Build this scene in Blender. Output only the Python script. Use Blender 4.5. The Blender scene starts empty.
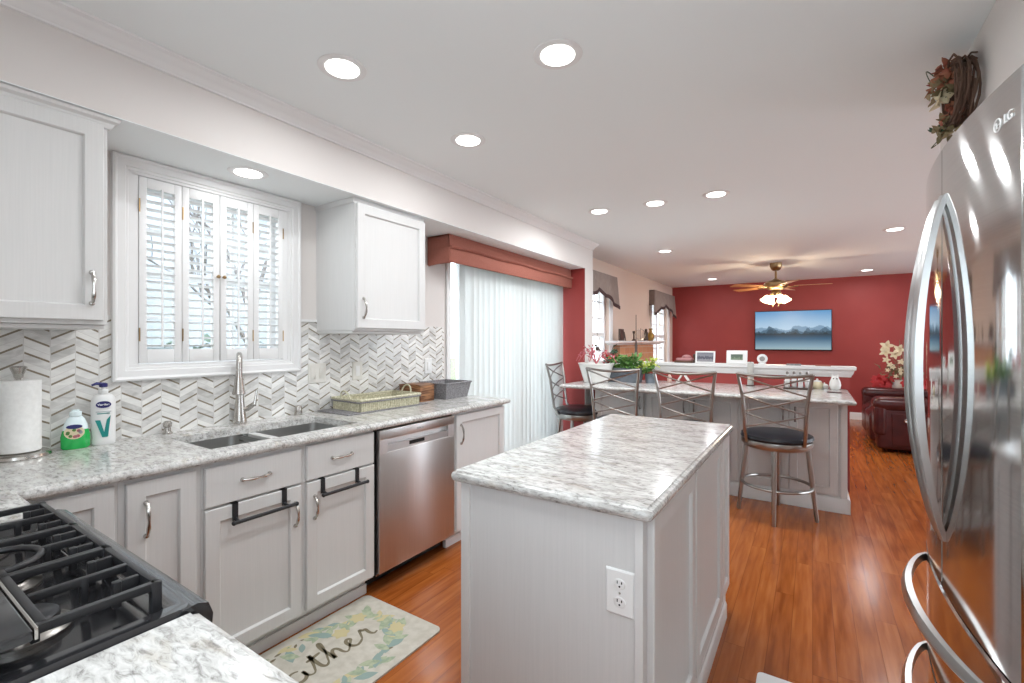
import bpy, bmesh, math, random
from mathutils import Vector, Matrix
random.seed(7)
sc = bpy.context.scene
COL = sc.collection
PI = math.pi

# ---------------------------------------------------------------- camera
cd = bpy.data.cameras.new('camera'); cam = bpy.data.objects.new('camera', cd); COL.objects.link(cam)
cam.location = (0, 0, 1.34); cam.rotation_euler = (PI/2, 0, math.radians(33.137))
cd.sensor_width = 36; cd.lens = 460.5/1024*36; cd.shift_y = -0.0003; cd.clip_start = 0.02
sc.camera = cam
# ---------------------------------------------------------------- exposure, world
sc.view_settings.view_transform = 'Standard'; sc.view_settings.look = 'None'
sc.view_settings.gamma = 1; sc.view_settings.use_curve_mapping = False
sc.view_settings.exposure = 0.52
w = bpy.data.worlds.new('sky'); sc.world = w; w.use_nodes = True
w.node_tree.nodes['Background'].inputs[0].default_value = (0.82, 0.91, 1.0, 1)
w.node_tree.nodes['Background'].inputs[1].default_value = 4.2
CAN_W = 5.6        # watts of each recessed ceiling light
CEIL = 2.45
# ---------------------------------------------------------------- materials
def nt(m):
    m.use_nodes = True; t = m.node_tree; return t, t.nodes, t.links
def mat(name, col, rough=.5, metal=0, spec=.5, coat=0, emit=None, es=0, trans=0, alpha=1, ior=1.45):
    m = bpy.data.materials.new(name); t, n, l = nt(m); b = n['Principled BSDF']
    b.inputs['Base Color'].default_value = (*col, 1); b.inputs['Roughness'].default_value = rough
    b.inputs['Metallic'].default_value = metal; b.inputs['Specular IOR Level'].default_value = spec
    b.inputs['Coat Weight'].default_value = coat; b.inputs['Coat Roughness'].default_value = .1
    b.inputs['Transmission Weight'].default_value = trans; b.inputs['IOR'].default_value = ior
    if emit: b.inputs['Emission Color'].default_value = (*emit, 1); b.inputs['Emission Strength'].default_value = es
    return m
def N(n, typ, **kw):
    x = n.new(typ)
    for k, v in kw.items():
        if k.startswith('i'):
            x.inputs[int(k[1:])].default_value = v
        else: setattr(x, k, v)
    return x
def ramp(n, stops, mode='LINEAR'):
    r = n.new('ShaderNodeValToRGB'); r.color_ramp.interpolation = mode
    e = r.color_ramp.elements
    while len(e) > 1: e.remove(e[-1])
    e[0].position = stops[0][0]; e[0].color = (*stops[0][1], 1)
    for p, c in stops[1:]:
        q = e.new(p); q.color = (*c, 1)
    return r
def coords(n, l, scale=(1,1,1), kind='Object', rot=(0,0,0)):
    mp = n.new('ShaderNodeMapping'); mp.inputs['Scale'].default_value = scale; mp.inputs['Rotation'].default_value = rot
    if kind == 'Position':
        g = n.new('ShaderNodeNewGeometry'); l.new(g.outputs['Position'], mp.inputs[0])
    else:
        g = n.new('ShaderNodeTexCoord'); l.new(g.outputs[kind], mp.inputs[0])
    return mp
def noisy(name, c1, c2, scale=(1,1,1), ns=5, detail=4, rough=.5, lo=.35, hi=.65, metal=0, bump=0, kind='Object', coat=0, dist=0, spec=.5):
    m = mat(name, c1, rough, metal, spec=spec, coat=coat); t, n, l = nt(m); b = n['Principled BSDF']
    mp = coords(n, l, scale, kind)
    x = N(n, 'ShaderNodeTexNoise'); x.inputs['Scale'].default_value = ns; x.inputs['Detail'].default_value = detail
    x.inputs['Distortion'].default_value = dist
    l.new(mp.outputs[0], x.inputs['Vector'])
    r = ramp(n, [(lo, c1), (hi, c2)]); l.new(x.outputs['Fac'], r.inputs[0]); l.new(r.outputs[0], b.inputs['Base Color'])
    if bump:
        bp = n.new('ShaderNodeBump'); bp.inputs['Strength'].default_value = bump; bp.inputs['Distance'].default_value = .002
        l.new(x.outputs['Fac'], bp.inputs['Height']); l.new(bp.outputs[0], b.inputs['Normal'])
    return m
def quartz():
    m = mat('quartz', (.7,.7,.68), .15, spec=.42); t, n, l = nt(m); b = n['Principled BSDF']
    mp = coords(n, l, (.38, 1, 1), 'Position')
    a = N(n, 'ShaderNodeTexNoise'); a.inputs['Scale'].default_value = 85; a.inputs['Detail'].default_value = 6; a.inputs['Distortion'].default_value = .7; a.inputs['Roughness'].default_value = .68
    c = N(n, 'ShaderNodeTexNoise'); c.inputs['Scale'].default_value = 14; c.inputs['Detail'].default_value = 5; c.inputs['Distortion'].default_value = 1.2
    d = N(n, 'ShaderNodeTexNoise'); d.inputs['Scale'].default_value = 30; d.inputs['Detail'].default_value = 3
    for q in (a, c, d): l.new(mp.outputs[0], q.inputs['Vector'])
    r1 = ramp(n, [(.32, (.26,.25,.24)), (.41, (.44,.43,.415)), (.50, (.62,.615,.60)), (.64, (.74,.735,.72))]); l.new(a.outputs['Fac'], r1.inputs[0])
    r2 = ramp(n, [(.36, (.74,.73,.72)), (.50, (.92,.92,.91)), (.60, (1,1,1))]); l.new(c.outputs['Fac'], r2.inputs[0])
    r3 = ramp(n, [(.58, (1,1,1)), (.70, (.88,.84,.79))]); l.new(d.outputs['Fac'], r3.inputs[0])
    mx = N(n, 'ShaderNodeMixRGB', blend_type='MULTIPLY'); mx.inputs[0].default_value = 1
    l.new(r1.outputs[0], mx.inputs[1]); l.new(r2.outputs[0], mx.inputs[2])
    m2 = N(n, 'ShaderNodeMixRGB', blend_type='MULTIPLY'); m2.inputs[0].default_value = 1
    l.new(mx.outputs[0], m2.inputs[1]); l.new(r3.outputs[0], m2.inputs[2]); l.new(m2.outputs[0], b.inputs['Base Color'])
    return m
def wood_floor():
    m = mat('hardwood', (.4,.15,.05), .17, spec=.42); t, n, l = nt(m); b = n['Principled BSDF']
    g = n.new('ShaderNodeNewGeometry'); sp = n.new('ShaderNodeSeparateXYZ'); l.new(g.outputs['Position'], sp.inputs[0])
    def M(op, a, v=None, c=None):
        x = n.new('ShaderNodeMath'); x.operation = op
        for i, q in enumerate((a, v, c)):
            if q is None: continue
            if isinstance(q, (int, float)): x.inputs[i].default_value = q
            else: l.new(q, x.inputs[i])
        return x.outputs[0]
    u = M('DIVIDE', sp.outputs[0], .083); row = M('FLOOR', u); fu = M('FRACT', u)
    wn = N(n, 'ShaderNodeTexWhiteNoise', noise_dimensions='1D'); l.new(row, wn.inputs['W'])
    v = M('ADD', M('DIVIDE', sp.outputs[1], 1.15), M('MULTIPLY', wn.outputs['Value'], 7)); pl = M('FLOOR', v); fv = M('FRACT', v)
    cb = n.new('ShaderNodeCombineXYZ'); l.new(row, cb.inputs[0]); l.new(pl, cb.inputs[1])
    w2 = N(n, 'ShaderNodeTexWhiteNoise', noise_dimensions='2D'); l.new(cb.outputs[0], w2.inputs['Vector'])
    mp = n.new('ShaderNodeMapping'); mp.inputs['Scale'].default_value = (26, 2.2, 1); l.new(g.outputs['Position'], mp.inputs[0])
    off = n.new('ShaderNodeCombineXYZ'); l.new(M('MULTIPLY', w2.outputs['Value'], 40), off.inputs[2])
    va = n.new('ShaderNodeVectorMath'); va.operation = 'ADD'; l.new(mp.outputs[0], va.inputs[0]); l.new(off.outputs[0], va.inputs[1])
    x = N(n, 'ShaderNodeTexNoise'); x.inputs['Scale'].default_value = 1.4; x.inputs['Detail'].default_value = 2.5; x.inputs['Distortion'].default_value = .3
    l.new(va.outputs[0], x.inputs['Vector'])
    f = M('ADD', M('MULTIPLY', x.outputs['Fac'], .84), M('MULTIPLY', w2.outputs['Value'], .16))
    r = ramp(n, [(.28, (.24,.058,.011)), (.5, (.34,.092,.018)), (.72, (.43,.135,.030))]); l.new(f, r.inputs[0])
    e = M('MINIMUM', M('MINIMUM', fu, M('SUBTRACT', 1, fu)), M('MULTIPLY', M('MINIMUM', fv, M('SUBTRACT', 1, fv)), 14))
    gap = ramp(n, [(0, (.62,.55,.5)), (.03, (1,1,1))]); l.new(e, gap.inputs[0])
    mx = N(n, 'ShaderNodeMixRGB', blend_type='MULTIPLY'); mx.inputs[0].default_value = 1
    l.new(r.outputs[0], mx.inputs[1]); l.new(gap.outputs[0], mx.inputs[2]); l.new(mx.outputs[0], b.inputs['Base Color'])
    rr = M('ADD', M('MULTIPLY', x.outputs['Fac'], .16), .12); l.new(rr, b.inputs['Roughness'])
    bp = n.new('ShaderNodeBump'); bp.inputs['Strength'].default_value = .25; bp.inputs['Distance'].default_value = .001
    l.new(gap.outputs[0], bp.inputs['Height']); l.new(bp.outputs[0], b.inputs['Normal'])
    return m
def chevron():
    m = mat('chevron_tile', (.8,.8,.78), .2); t, n, l = nt(m); b = n['Principled BSDF']
    g = n.new('ShaderNodeNewGeometry'); sp = n.new('ShaderNodeSeparateXYZ'); l.new(g.outputs['Position'], sp.inputs[0])
    def M(op, a, v=None, c=None):
        x = n.new('ShaderNodeMath'); x.operation = op
        for i, q in enumerate((a, v, c)):
            if q is None: continue
            if isinstance(q, (int, float)): x.inputs[i].default_value = q
            else: l.new(q, x.inputs[i])
        return x.outputs[0]
    CW = .0741
    u = M('DIVIDE', M('SUBTRACT', sp.outputs[1], .5265 - 8*CW), CW); c = M('FLOOR', u); fu = M('FRACT', u)
    odd = M('MODULO', c, 2)
    # even columns rise with Y, odd ones fall
    tri = M('ADD', M('MULTIPLY', fu, M('SUBTRACT', 1, M('MULTIPLY', odd, 2))), odd)
    v = M('DIVIDE', M('SUBTRACT', M('SUBTRACT', sp.outputs[2], .98), M('MULTIPLY', tri, .040)), .0607)
    v = M('ADD', M('ADD', v, 10), M('MULTIPLY', odd, .5))
    k = M('FLOOR', v); fv = M('FRACT', v)
    half = M('FLOOR', M('MULTIPLY', v, 2)); fh = M('FRACT', M('MULTIPLY', v, 2))
    cb = n.new('ShaderNodeCombineXYZ'); l.new(c, cb.inputs[0]); l.new(half, cb.inputs[1])
    w2 = N(n, 'ShaderNodeTexWhiteNoise', noise_dimensions='2D'); l.new(cb.outputs[0], w2.inputs['Vector'])
    mp = n.new('ShaderNodeMapping'); mp.inputs['Scale'].default_value = (12, 12, 30); l.new(g.outputs['Position'], mp.inputs[0])
    off = n.new('ShaderNodeCombineXYZ'); l.new(M('MULTIPLY', w2.outputs['Value'], 40), off.inputs[0])
    va = n.new('ShaderNodeVectorMath'); va.operation = 'ADD'; l.new(mp.outputs[0], va.inputs[0]); l.new(off.outputs[0], va.inputs[1])
    x = N(n, 'ShaderNodeTexNoise'); x.inputs['Scale'].default_value = 1.4; x.inputs['Detail'].default_value = 4; x.inputs['Distortion'].default_value = .8
    l.new(va.outputs[0], x.inputs['Vector'])
    f = M('ADD', M('MULTIPLY', x.outputs['Fac'], .6), M('MULTIPLY', w2.outputs['Value'], .4))
    r = ramp(n, [(.25, (.50,.49,.47)), (.45, (.70,.69,.67)), (.7, (.84,.83,.80))]); l.new(f, r.inputs[0])
    # bronze line at the bottom of each pair, thin grey joint between strips
    isb = M('MULTIPLY', M('LESS_THAN', fv, .13), M('LESS_THAN', M('ABSOLUTE', M('SUBTRACT', fu, .5)), .47))
    isj = M('MAXIMUM', M('LESS_THAN', fh, .05), M('GREATER_THAN', M('ABSOLUTE', M('SUBTRACT', fu, .5)), .488))
    mj = N(n, 'ShaderNodeMixRGB'); l.new(isj, mj.inputs[0]); l.new(r.outputs[0], mj.inputs[1]); mj.inputs[2].default_value = (.60,.58,.55,1)
    mb = N(n, 'ShaderNodeMixRGB'); l.new(isb, mb.inputs[0]); l.new(mj.outputs[0], mb.inputs[1]); mb.inputs[2].default_value = (.24,.20,.145,1)
    l.new(mb.outputs[0], b.inputs['Base Color'])
    return m
def picture_mat(name, stops, scale, es=0.0, seed=0.0, hmin=0, hmax=1):
    """a small landscape picture: sky, ridges and water, laid out in the thing's own object space (x across, z up)"""
    m = mat(name, (.2,.2,.2), .3); t, n, l = nt(m); b = n['Principled BSDF']
    tc = n.new('ShaderNodeTexCoord'); sp = n.new('ShaderNodeSeparateXYZ'); l.new(tc.outputs['Object'], sp.inputs[0])
    def M(op, a, v=None):
        x = n.new('ShaderNodeMath'); x.operation = op
        for i, q in enumerate((a, v)):
            if q is None: continue
            if isinstance(q, (int, float)): x.inputs[i].default_value = q
            else: l.new(q, x.inputs[i])
        return x.outputs[0]
    z = M('DIVIDE', M('SUBTRACT', sp.outputs[2], hmin), hmax-hmin)
    last = None
    sky = ramp(n, stops['sky']); l.new(z, sky.inputs[0]); last = sky.outputs[0]
    for i, (h, amp, fr, colr) in enumerate(stops['ridges']):
        nn = N(n, 'ShaderNodeTexNoise', noise_dimensions='1D'); nn.inputs['Scale'].default_value = fr; nn.inputs['Detail'].default_value = 5
        l.new(M('ADD', sp.outputs[0], i*3.7+seed), nn.inputs['W'])
        hh = M('ADD', M('MULTIPLY', M('SUBTRACT', nn.outputs['Fac'], .5), amp), h)
        up = M('SUBTRACT', hh, z); below = M('MULTIPLY', up, 60); cl = M('MINIMUM', M('MAXIMUM', below, 0), 1)
        mx = N(n, 'ShaderNodeMixRGB'); l.new(cl, mx.inputs[0]); l.new(last, mx.inputs[1]); mx.inputs[2].default_value = (*colr, 1); last = mx.outputs[0]
    wt = ramp(n, stops['water']); l.new(z, wt.inputs[0])
    wl = M('LESS_THAN', z, stops['wl'])
    mx = N(n, 'ShaderNodeMixRGB'); l.new(wl, mx.inputs[0]); l.new(last, mx.inputs[1]); l.new(wt.outputs[0], mx.inputs[2])
    l.new(mx.outputs[0], b.inputs['Base Color'])
    if es:
        b.inputs['Base Color'].default_value = (0,0,0,1)
        for lk in list(b.inputs['Base Color'].links): l.remove(lk)
        b.inputs['Base Color'].default_value = (.01,.01,.01,1)
        l.new(mx.outputs[0], b.inputs['Emission Color']); b.inputs['Emission Strength'].default_value = es
    return m

Mt = {}
Mt['quartz'] = quartz(); Mt['floor'] = wood_floor(); Mt['tile'] = chevron()
Mt['cab'] = noisy('painted_cabinet', (.635,.632,.622), (.665,.66,.65), (90,90,2), 2.2, 3, .40, .3, .7)
Mt['cab_plain'] = mat('painted_trim', (.68,.675,.665), .4)
Mt['trim'] = mat('white_trim', (.78,.775,.77), .4)
Mt['ceil'] = mat('ceiling_paint', (.835,.868,.868), .9)
Mt['wall'] = mat('pinkish_wall_paint', (.70,.66,.635), .8)
Mt['beige'] = mat('beige_wall_paint', (.66,.53,.45), .8)
Mt['red'] = noisy('red_wall_paint', (.30,.040,.036), (.33,.048,.042), (1,1,1), 2, 2, .55)
Mt['nickel'] = mat('brushed_nickel', (.52,.50,.47), .25, 1)
Mt['dark_nickel'] = mat('pewter_metal', (.30,.28,.26), .28, 1)
Mt['stool_metal'] = mat('aged_nickel_metal', (.37,.355,.335), .3, 1)
Mt['steel'] = noisy('stainless_steel', (.50,.50,.495), (.56,.56,.55), (1,1,200), 3, 2, .07, metal=1)
Mt['dw_steel'] = noisy('brushed_steel_front', (.56,.54,.53), (.62,.60,.59), (200,200,1), 3, 2, .33, metal=1)
def aniso(m, a, rot):
    t, n, l = nt(m); b = n['Principled BSDF']; b.inputs['Anisotropic'].default_value = a; b.inputs['Anisotropic Rotation'].default_value = rot
    g = n.new('ShaderNodeTangent'); g.direction_type = 'RADIAL'; g.axis = 'Z'; l.new(g.outputs[0], b.inputs['Tangent'])
aniso(Mt['steel'], 1.0, .25); aniso(Mt['dw_steel'], .7, .25)
Mt['sink'] = mat('sink_steel', (.42,.42,.41), .35, 1)
Mt['handle_steel'] = mat('satin_handle_steel', (.55,.56,.56), .28, 1)
Mt['black'] = mat('black_enamel', (.018,.018,.02), .12, coat=.5)
Mt['iron'] = mat('cast_iron', (.020,.020,.022), .36)
Mt['blackmetal'] = mat('matt_black_metal', (.02,.02,.022), .45)
Mt['dark'] = mat('dark_void', (.012,.012,.012), .7)
Mt['vinyl'] = mat('black_vinyl', (.02,.021,.027), .32)
Mt['white'] = mat('white_plastic', (.80,.80,.79), .35)
Mt['ivory'] = mat('ivory_plate', (.70,.68,.63), .4)
Mt['paper'] = noisy('paper_towel', (.80,.80,.78), (.86,.86,.84), (1,1,1), 60, 2, .9, bump=.4)
Mt['ceramic'] = mat('white_ceramic', (.78,.77,.74), .25)
Mt['glow'] = mat('lamp_glow', (1,1,1), .5, emit=(1,.97,.93), es=4)
Mt['bulbglass'] = mat('lit_glass_shade', (1,.9,.75), .4, emit=(1,.80,.52), es=4)
Mt['leather'] = noisy('maroon_leather', (.045,.009,.010), (.075,.014,.014), (1,1,1), 8, 4, .27, bump=.3)
Mt['brass'] = mat('antique_brass', (.36,.25,.13), .3, 1)
Mt['bladewood'] = noisy('fan_blade_wood', (.50,.22,.075), (.62,.30,.11), (1,10,1), 3, 3, .35)
Mt['coral'] = noisy('coral_fabric', (.30,.10,.070), (.37,.135,.098), (30,30,200), 3, 3, .85, bump=.4)
Mt['taupe'] = noisy('taupe_fabric', (.20,.155,.135), (.27,.215,.19), (60,60,3), 3, 3, .85)
Mt['maroonband'] = mat('dark_maroon_band', (.045,.018,.018), .8)
Mt['leaf'] = noisy('green_leaf', (.05,.16,.03), (.16,.30,.07), (1,1,1), 12, 2, .5)
Mt['lime'] = noisy('yellow_green_leaf', (.30,.42,.05), (.55,.58,.12), (1,1,1), 12, 2, .5)
Mt['darkleaf'] = mat('dark_leaf', (.03,.07,.035), .5)
Mt['pink'] = mat('pink_stem', (.48,.12,.14), .5)
Mt['redflower'] = mat('red_petal', (.50,.03,.035), .5)
Mt['cream'] = mat('cream_petal', (.75,.66,.45), .5)
Mt['autumn'] = noisy('autumn_leaf', (.26,.045,.03), (.40,.17,.09), (1,1,1), 14, 2, .7)
Mt['autumn2'] = noisy('autumn_olive_leaf', (.13,.11,.05), (.30,.22,.12), (1,1,1), 14, 2, .7)
Mt['twig'] = mat('brown_twig', (.11,.06,.04), .8)
Mt['slate'] = noisy('blue_grey_planter', (.10,.12,.14), (.17,.19,.22), (1,1,1), 12, 3, .5)
Mt['brick'] = None
Mt['wicker'] = noisy('cream_wicker', (.45,.42,.28), (.68,.65,.50), (1,1,1), 90, 2, .7, bump=.6)
Mt['greywicker'] = noisy('grey_wicker', (.14,.135,.14), (.30,.29,.30), (40,40,140), 2, 3, .8, bump=.6)
Mt['rustic'] = noisy('rustic_wood', (.10,.035,.012), (.38,.18,.08), (6,6,60), 2, 4, .5)
Mt['green_soap'] = mat('green_liquid_soap', (.01,.42,.08), .15, coat=.5)
Mt['clear'] = mat('clear_plastic', (.75,.86,.88), .12, coat=.5)
Mt['navy'] = mat('navy_plastic', (.02,.02,.13), .3)
Mt['teal'] = mat('teal_print', (.01,.24,.22), .4)
Mt['grey_print'] = mat('grey_print', (.32,.34,.36), .5)
Mt['mattan'] = noisy('cream_mat', (.50,.47,.40), (.58,.55,.48), (1,1,1), 30, 3, .8, kind='Position')
Mt['sage'] = noisy('sage_print', (.30,.37,.26), (.44,.48,.33), (1,1,1), 40, 2, .8, kind='Position')
Mt['blueleaf'] = mat('blue_green_print', (.27,.36,.33), .8)
Mt['ochre'] = mat('ochre_print', (.56,.49,.28), .8)
Mt['ink'] = mat('olive_ink_print', (.20,.17,.11), .8)
Mt['glass'] = None
Mt['frame_white'] = mat('white_frame', (.80,.80,.79), .4)
Mt['gold'] = mat('gold_ornament', (.35,.22,.06), .35, .6)
Mt['bronze'] = mat('dark_bronze_ornament', (.06,.035,.025), .4)
Mt['crystal'] = mat('crystal', (.75,.75,.74), .08, spec=1)

def glass_mat():
    m = bpy.data.materials.new('window_glass'); t, n, l = nt(m)
    n.remove(n['Principled BSDF']); o = n['Material Output']
    tr = n.new('ShaderNodeBsdfTransparent'); gl = n.new('ShaderNodeBsdfGlossy'); gl.inputs['Roughness'].default_value = .02
    tr.inputs[0].default_value = (.97,.98,.98,1)
    mx = n.new('ShaderNodeMixShader'); mx.inputs[0].default_value = .06
    l.new(tr.outputs[0], mx.inputs[1]); l.new(gl.outputs[0], mx.inputs[2]); l.new(mx.outputs[0], o.inputs[0]); return m
Mt['glass'] = glass_mat()
def vane_mat():
    m = bpy.data.materials.new('translucent_vane'); t, n, l = nt(m)
    n.remove(n['Principled BSDF']); o = n['Material Output']
    a = n.new('ShaderNodeBsdfDiffuse'); a.inputs[0].default_value = (.86,.87,.86,1)
    b = n.new('ShaderNodeBsdfTranslucent'); b.inputs[0].default_value = (.82,.835,.825,1)
    mx = n.new('ShaderNodeMixShader'); mx.inputs[0].default_value = .62
    l.new(a.outputs[0], mx.inputs[1]); l.new(b.outputs[0], mx.inputs[2]); l.new(mx.outputs[0], o.inputs[0]); return m
Mt['vane'] = vane_mat()
def brick_mat(name, c1, c2, cm, scale, kind='Object'):
    m = mat(name, c1, .8); t, n, l = nt(m); b = n['Principled BSDF']
    mp = coords(n, l, (1,1,1), kind, rot=(0, PI/2, 0))
    sp = n.new('ShaderNodeSeparateXYZ'); cb = n.new('ShaderNodeCombineXYZ')
    g = n.new('ShaderNodeNewGeometry'); l.new(g.outputs['Position'], sp.inputs[0]); l.new(sp.outputs[1], cb.inputs[0]); l.new(sp.outputs[2], cb.inputs[1])
    br = n.new('ShaderNodeTexBrick'); br.inputs['Scale'].default_value = scale
    br.inputs['Color1'].default_value = (*c1,1); br.inputs['Color2'].default_value = (*c2,1); br.inputs['Mortar'].default_value = (*cm,1)
    br.inputs['Mortar Size'].default_value = .012
    l.new(cb.outputs[0], br.inputs['Vector']); l.new(br.outputs['Color'], b.inputs['Base Color']); return m
Mt['brick'] = brick_mat('tan_brick', (.50,.24,.13), (.58,.31,.17), (.55,.42,.33), 2.4)

# ---------------------------------------------------------------- mesh builder
class MB:
    def __init__(s): s.v = []; s.f = []
    def fr(s, x0, x1, y0, y1, z0, z1, w, wb=None, wt=None):
        wb = w if wb is None else wb; wt = w if wt is None else wt
        s.box(x0,y0,z0,x1,y0+w,z1); s.box(x0,y1-w,z0,x1,y1,z1); s.box(x0,y0+w,z0,x1,y1-w,z0+wb); return s.box(x0,y0+w,z1-wt,x1,y1-w,z1)
    def add(s, vs, fs):
        o = len(s.v); s.v += [tuple(x) for x in vs]; s.f += [tuple(i+o for i in q) for q in fs]; return s
    def box(s, x0, y0, z0, x1, y1, z1):
        if x0 > x1: x0, x1 = x1, x0
        if y0 > y1: y0, y1 = y1, y0
        if z0 > z1: z0, z1 = z1, z0
        return s.add([(x0,y0,z0),(x1,y0,z0),(x1,y1,z0),(x0,y1,z0),(x0,y0,z1),(x1,y0,z1),(x1,y1,z1),(x0,y1,z1)],
                     [(0,3,2,1),(4,5,6,7),(0,1,5,4),(1,2,6,5),(2,3,7,6),(3,0,4,7)])
    def rbox(s, x0, y0, z0, x1, y1, z1, r=.004, seg=2):
        bm = bmesh.new(); bmesh.ops.create_cube(bm, size=1)
        for v in bm.verts:
            v.co = Vector(((x0+x1)/2+v.co.x*abs(x1-x0), (y0+y1)/2+v.co.y*abs(y1-y0), (z0+z1)/2+v.co.z*abs(z1-z0)))
        bmesh.ops.bevel(bm, geom=bm.edges[:]+bm.verts[:], offset=r, segments=seg, profile=.5, affect='EDGES')
        return s.bm(bm)
    def bm(s, bm, M=None):
        bm.verts.index_update(); vs = [(M @ v.co if M else v.co)[:] for v in bm.verts]
        fs = [tuple(v.index for v in f.verts) for f in bm.faces]; bm.free(); return s.add(vs, fs)
    def tube(s, pts, r, n=8, caps=True, flat=None):
        pts = [Vector(p) for p in pts]; k = len(pts)
        if isinstance(r, (int, float)): r = [r]*k
        rings = []; up = None
        for i, p in enumerate(pts):
            d = (pts[min(i+1, k-1)] - pts[max(i-1, 0)]).normalized()
            if up is None:
                up = Vector((0,0,1)) if abs(d.z) < .9 else Vector((1,0,0))
            up = (up - d*up.dot(d)).normalized(); sd = d.cross(up)
            rr = r[i]
            f = flat if flat else 1
            rings.append([p + sd*math.cos(2*PI*j/n)*rr + up*math.sin(2*PI*j/n)*rr*f for j in range(n)])
        vs = [q for g in rings for q in g]; fs = []
        for i in range(k-1):
            for j in range(n):
                a, b = i*n+j, i*n+(j+1) % n; fs.append((a, b, b+n, a+n))
        if caps: fs += [tuple(range(n-1, -1, -1)), tuple((k-1)*n+j for j in range(n))]
        return s.add(vs, fs)
    def bar(s, p0, p1, w, h):
        """rectangular bar, w sideways, h vertical"""
        p0, p1 = Vector(p0), Vector(p1); d = (p1-p0).normalized()
        up = Vector((0,0,1)) if abs(d.z) < .95 else Vector((0,1,0))
        sd = d.cross(up).normalized()*w/2; u2 = sd.cross(d).normalized()*h/2
        vs = [p+a*sd+b*u2 for p in (p0, p1) for a, b in ((-1,-1),(1,-1),(1,1),(-1,1))]
        return s.add(vs, [(0,1,2,3),(7,6,5,4),(0,4,5,1),(1,5,6,2),(2,6,7,3),(3,7,4,0)])
    def lathe(s, prof, c=(0,0,0), n=24, sx=1, sy=1):
        """profile of (radius, z) bottom to top"""
        k = len(prof); vs = []; fs = []
        for r, z in prof:
            for j in range(n): a = 2*PI*j/n; vs.append((c[0]+r*math.cos(a)*sx, c[1]+r*math.sin(a)*sy, c[2]+z))
        for i in range(k-1):
            for j in range(n): a, b = i*n+j, i*n+(j+1) % n; fs.append((a, b, b+n, a+n))
        fs += [tuple(range(n-1,-1,-1)), tuple((k-1)*n+j for j in range(n))]
        return s.add(vs, fs)
    def cyl(s, p0, p1, r, n=16): return s.tube([p0, p1], r, n)
    def ell(s, c, rx, ry, rz, n=12, m=8):
        vs = []; fs = []
        for i in range(m+1):
            t = PI*i/m
            for j in range(n): a = 2*PI*j/n; vs.append((c[0]+rx*math.sin(t)*math.cos(a), c[1]+ry*math.sin(t)*math.sin(a), c[2]-rz*math.cos(t)))
        for i in range(m):
            for j in range(n): a, b = i*n+j, i*n+(j+1) % n; fs.append((a, b, b+n, a+n))
        return s.add(vs, fs)
    def prism(s, poly, h0, h1, ax='z', pos=None):
        """poly: 2D outline; ax: extrusion axis"""
        k = len(poly)
        def P(a, b, h): return {'z': (a,b,h), 'x': (h,a,b), 'y': (a,h,b)}[ax]
        vs = [P(a,b,h0) for a,b in poly]+[P(a,b,h1) for a,b in poly]
        fs = [tuple(range(k-1,-1,-1)), tuple(range(k, 2*k))]+[(i,(i+1)%k,(i+1)%k+k,i+k) for i in range(k)]
        return s.add(vs, fs)
    def leaf(s, c, d, w, nrm, bend=.25):
        """a bent leaf with thickness from c along vector d"""
        c, d, nrm = Vector(c), Vector(d), Vector(nrm).normalized(); sd = d.cross(nrm)
        if sd.length < 1e-6: sd = Vector((1,0,0))
        sd = sd.normalized()*w/2; L = d.length; up = sd.cross(d).normalized()
        mid = c+d*.45+up*L*bend*.5; tip = c+d - up*L*bend*.3; th = up*.0012
        ring = [c, c+d*.25+sd*.75+up*L*bend*.2, mid+sd, c+d*.78+sd*.6, tip, c+d*.78-sd*.6, mid-sd, c+d*.25-sd*.75+up*L*bend*.2]
        vs = [p+th for p in ring]+[mid+th*3]+[p-th for p in ring]+[mid-th]
        fs = []
        for i in range(8):
            j = (i+1) % 8; fs.append((i, j, 8)); fs.append((j+9, i+9, 17)); fs.append((i, i+9, j+9, j))
        return s.add(vs, fs)
    def rings(s, O, U, V, Nn, W, H, rg, cap=True):
        """a panel: rectangle rings of (inset, height along the normal) joined in order"""
        O, U, V, Nn = map(Vector, (O, U, V, Nn)); vs = []; fs = []
        for ins, d in rg:
            for a, b in ((ins,ins),(W-ins,ins),(W-ins,H-ins),(ins,H-ins)): vs.append(O+U*a+V*b+Nn*d)
        k = len(rg)
        for i in range(k-1):
            for j in range(4): a, b = i*4+j, i*4+(j+1) % 4; fs.append((a, b, b+4, a+4))
        if cap: fs += [(3,2,1,0), tuple((k-1)*4+j for j in range(4))]
        return s.add(vs, fs)
    def sweep(s, path, prof, closed=False):
        """path: list of (x,y); prof: list of (offset to the right of travel, z)"""
        k = len(path); P = [Vector((p[0], p[1])) for p in path]; vs = []
        for i in range(k):
            if closed or 0 < i < k-1:
                d0 = (P[i]-P[i-1]).normalized(); d1 = (P[(i+1) % k]-P[i]).normalized()
            elif i == 0: d0 = d1 = (P[1]-P[0]).normalized()
            else: d0 = d1 = (P[-1]-P[-2]).normalized()
            n0 = Vector((d0.y, -d0.x)); n1 = Vector((d1.y, -d1.x)); m = (n0+n1).normalized(); m = m/max(.3, m.dot(n0))
            for o, z in prof: q = P[i]+m*o; vs.append((q.x, q.y, z))
        q = len(prof); fs = []
        for i in range(k if closed else k-1):
            for j in range(q-1):
                a = i*q+j; b = ((i+1) % k)*q+j; fs.append((a, b, b+1, a+1))
        if not closed: fs += [tuple(range(q)), tuple((k-1)*q+j for j in range(q-1,-1,-1))]
        return s.add(vs, fs)
    def xf(s, M):
        s.v = [tuple(M @ Vector(p)) for p in s.v]; return s
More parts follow.
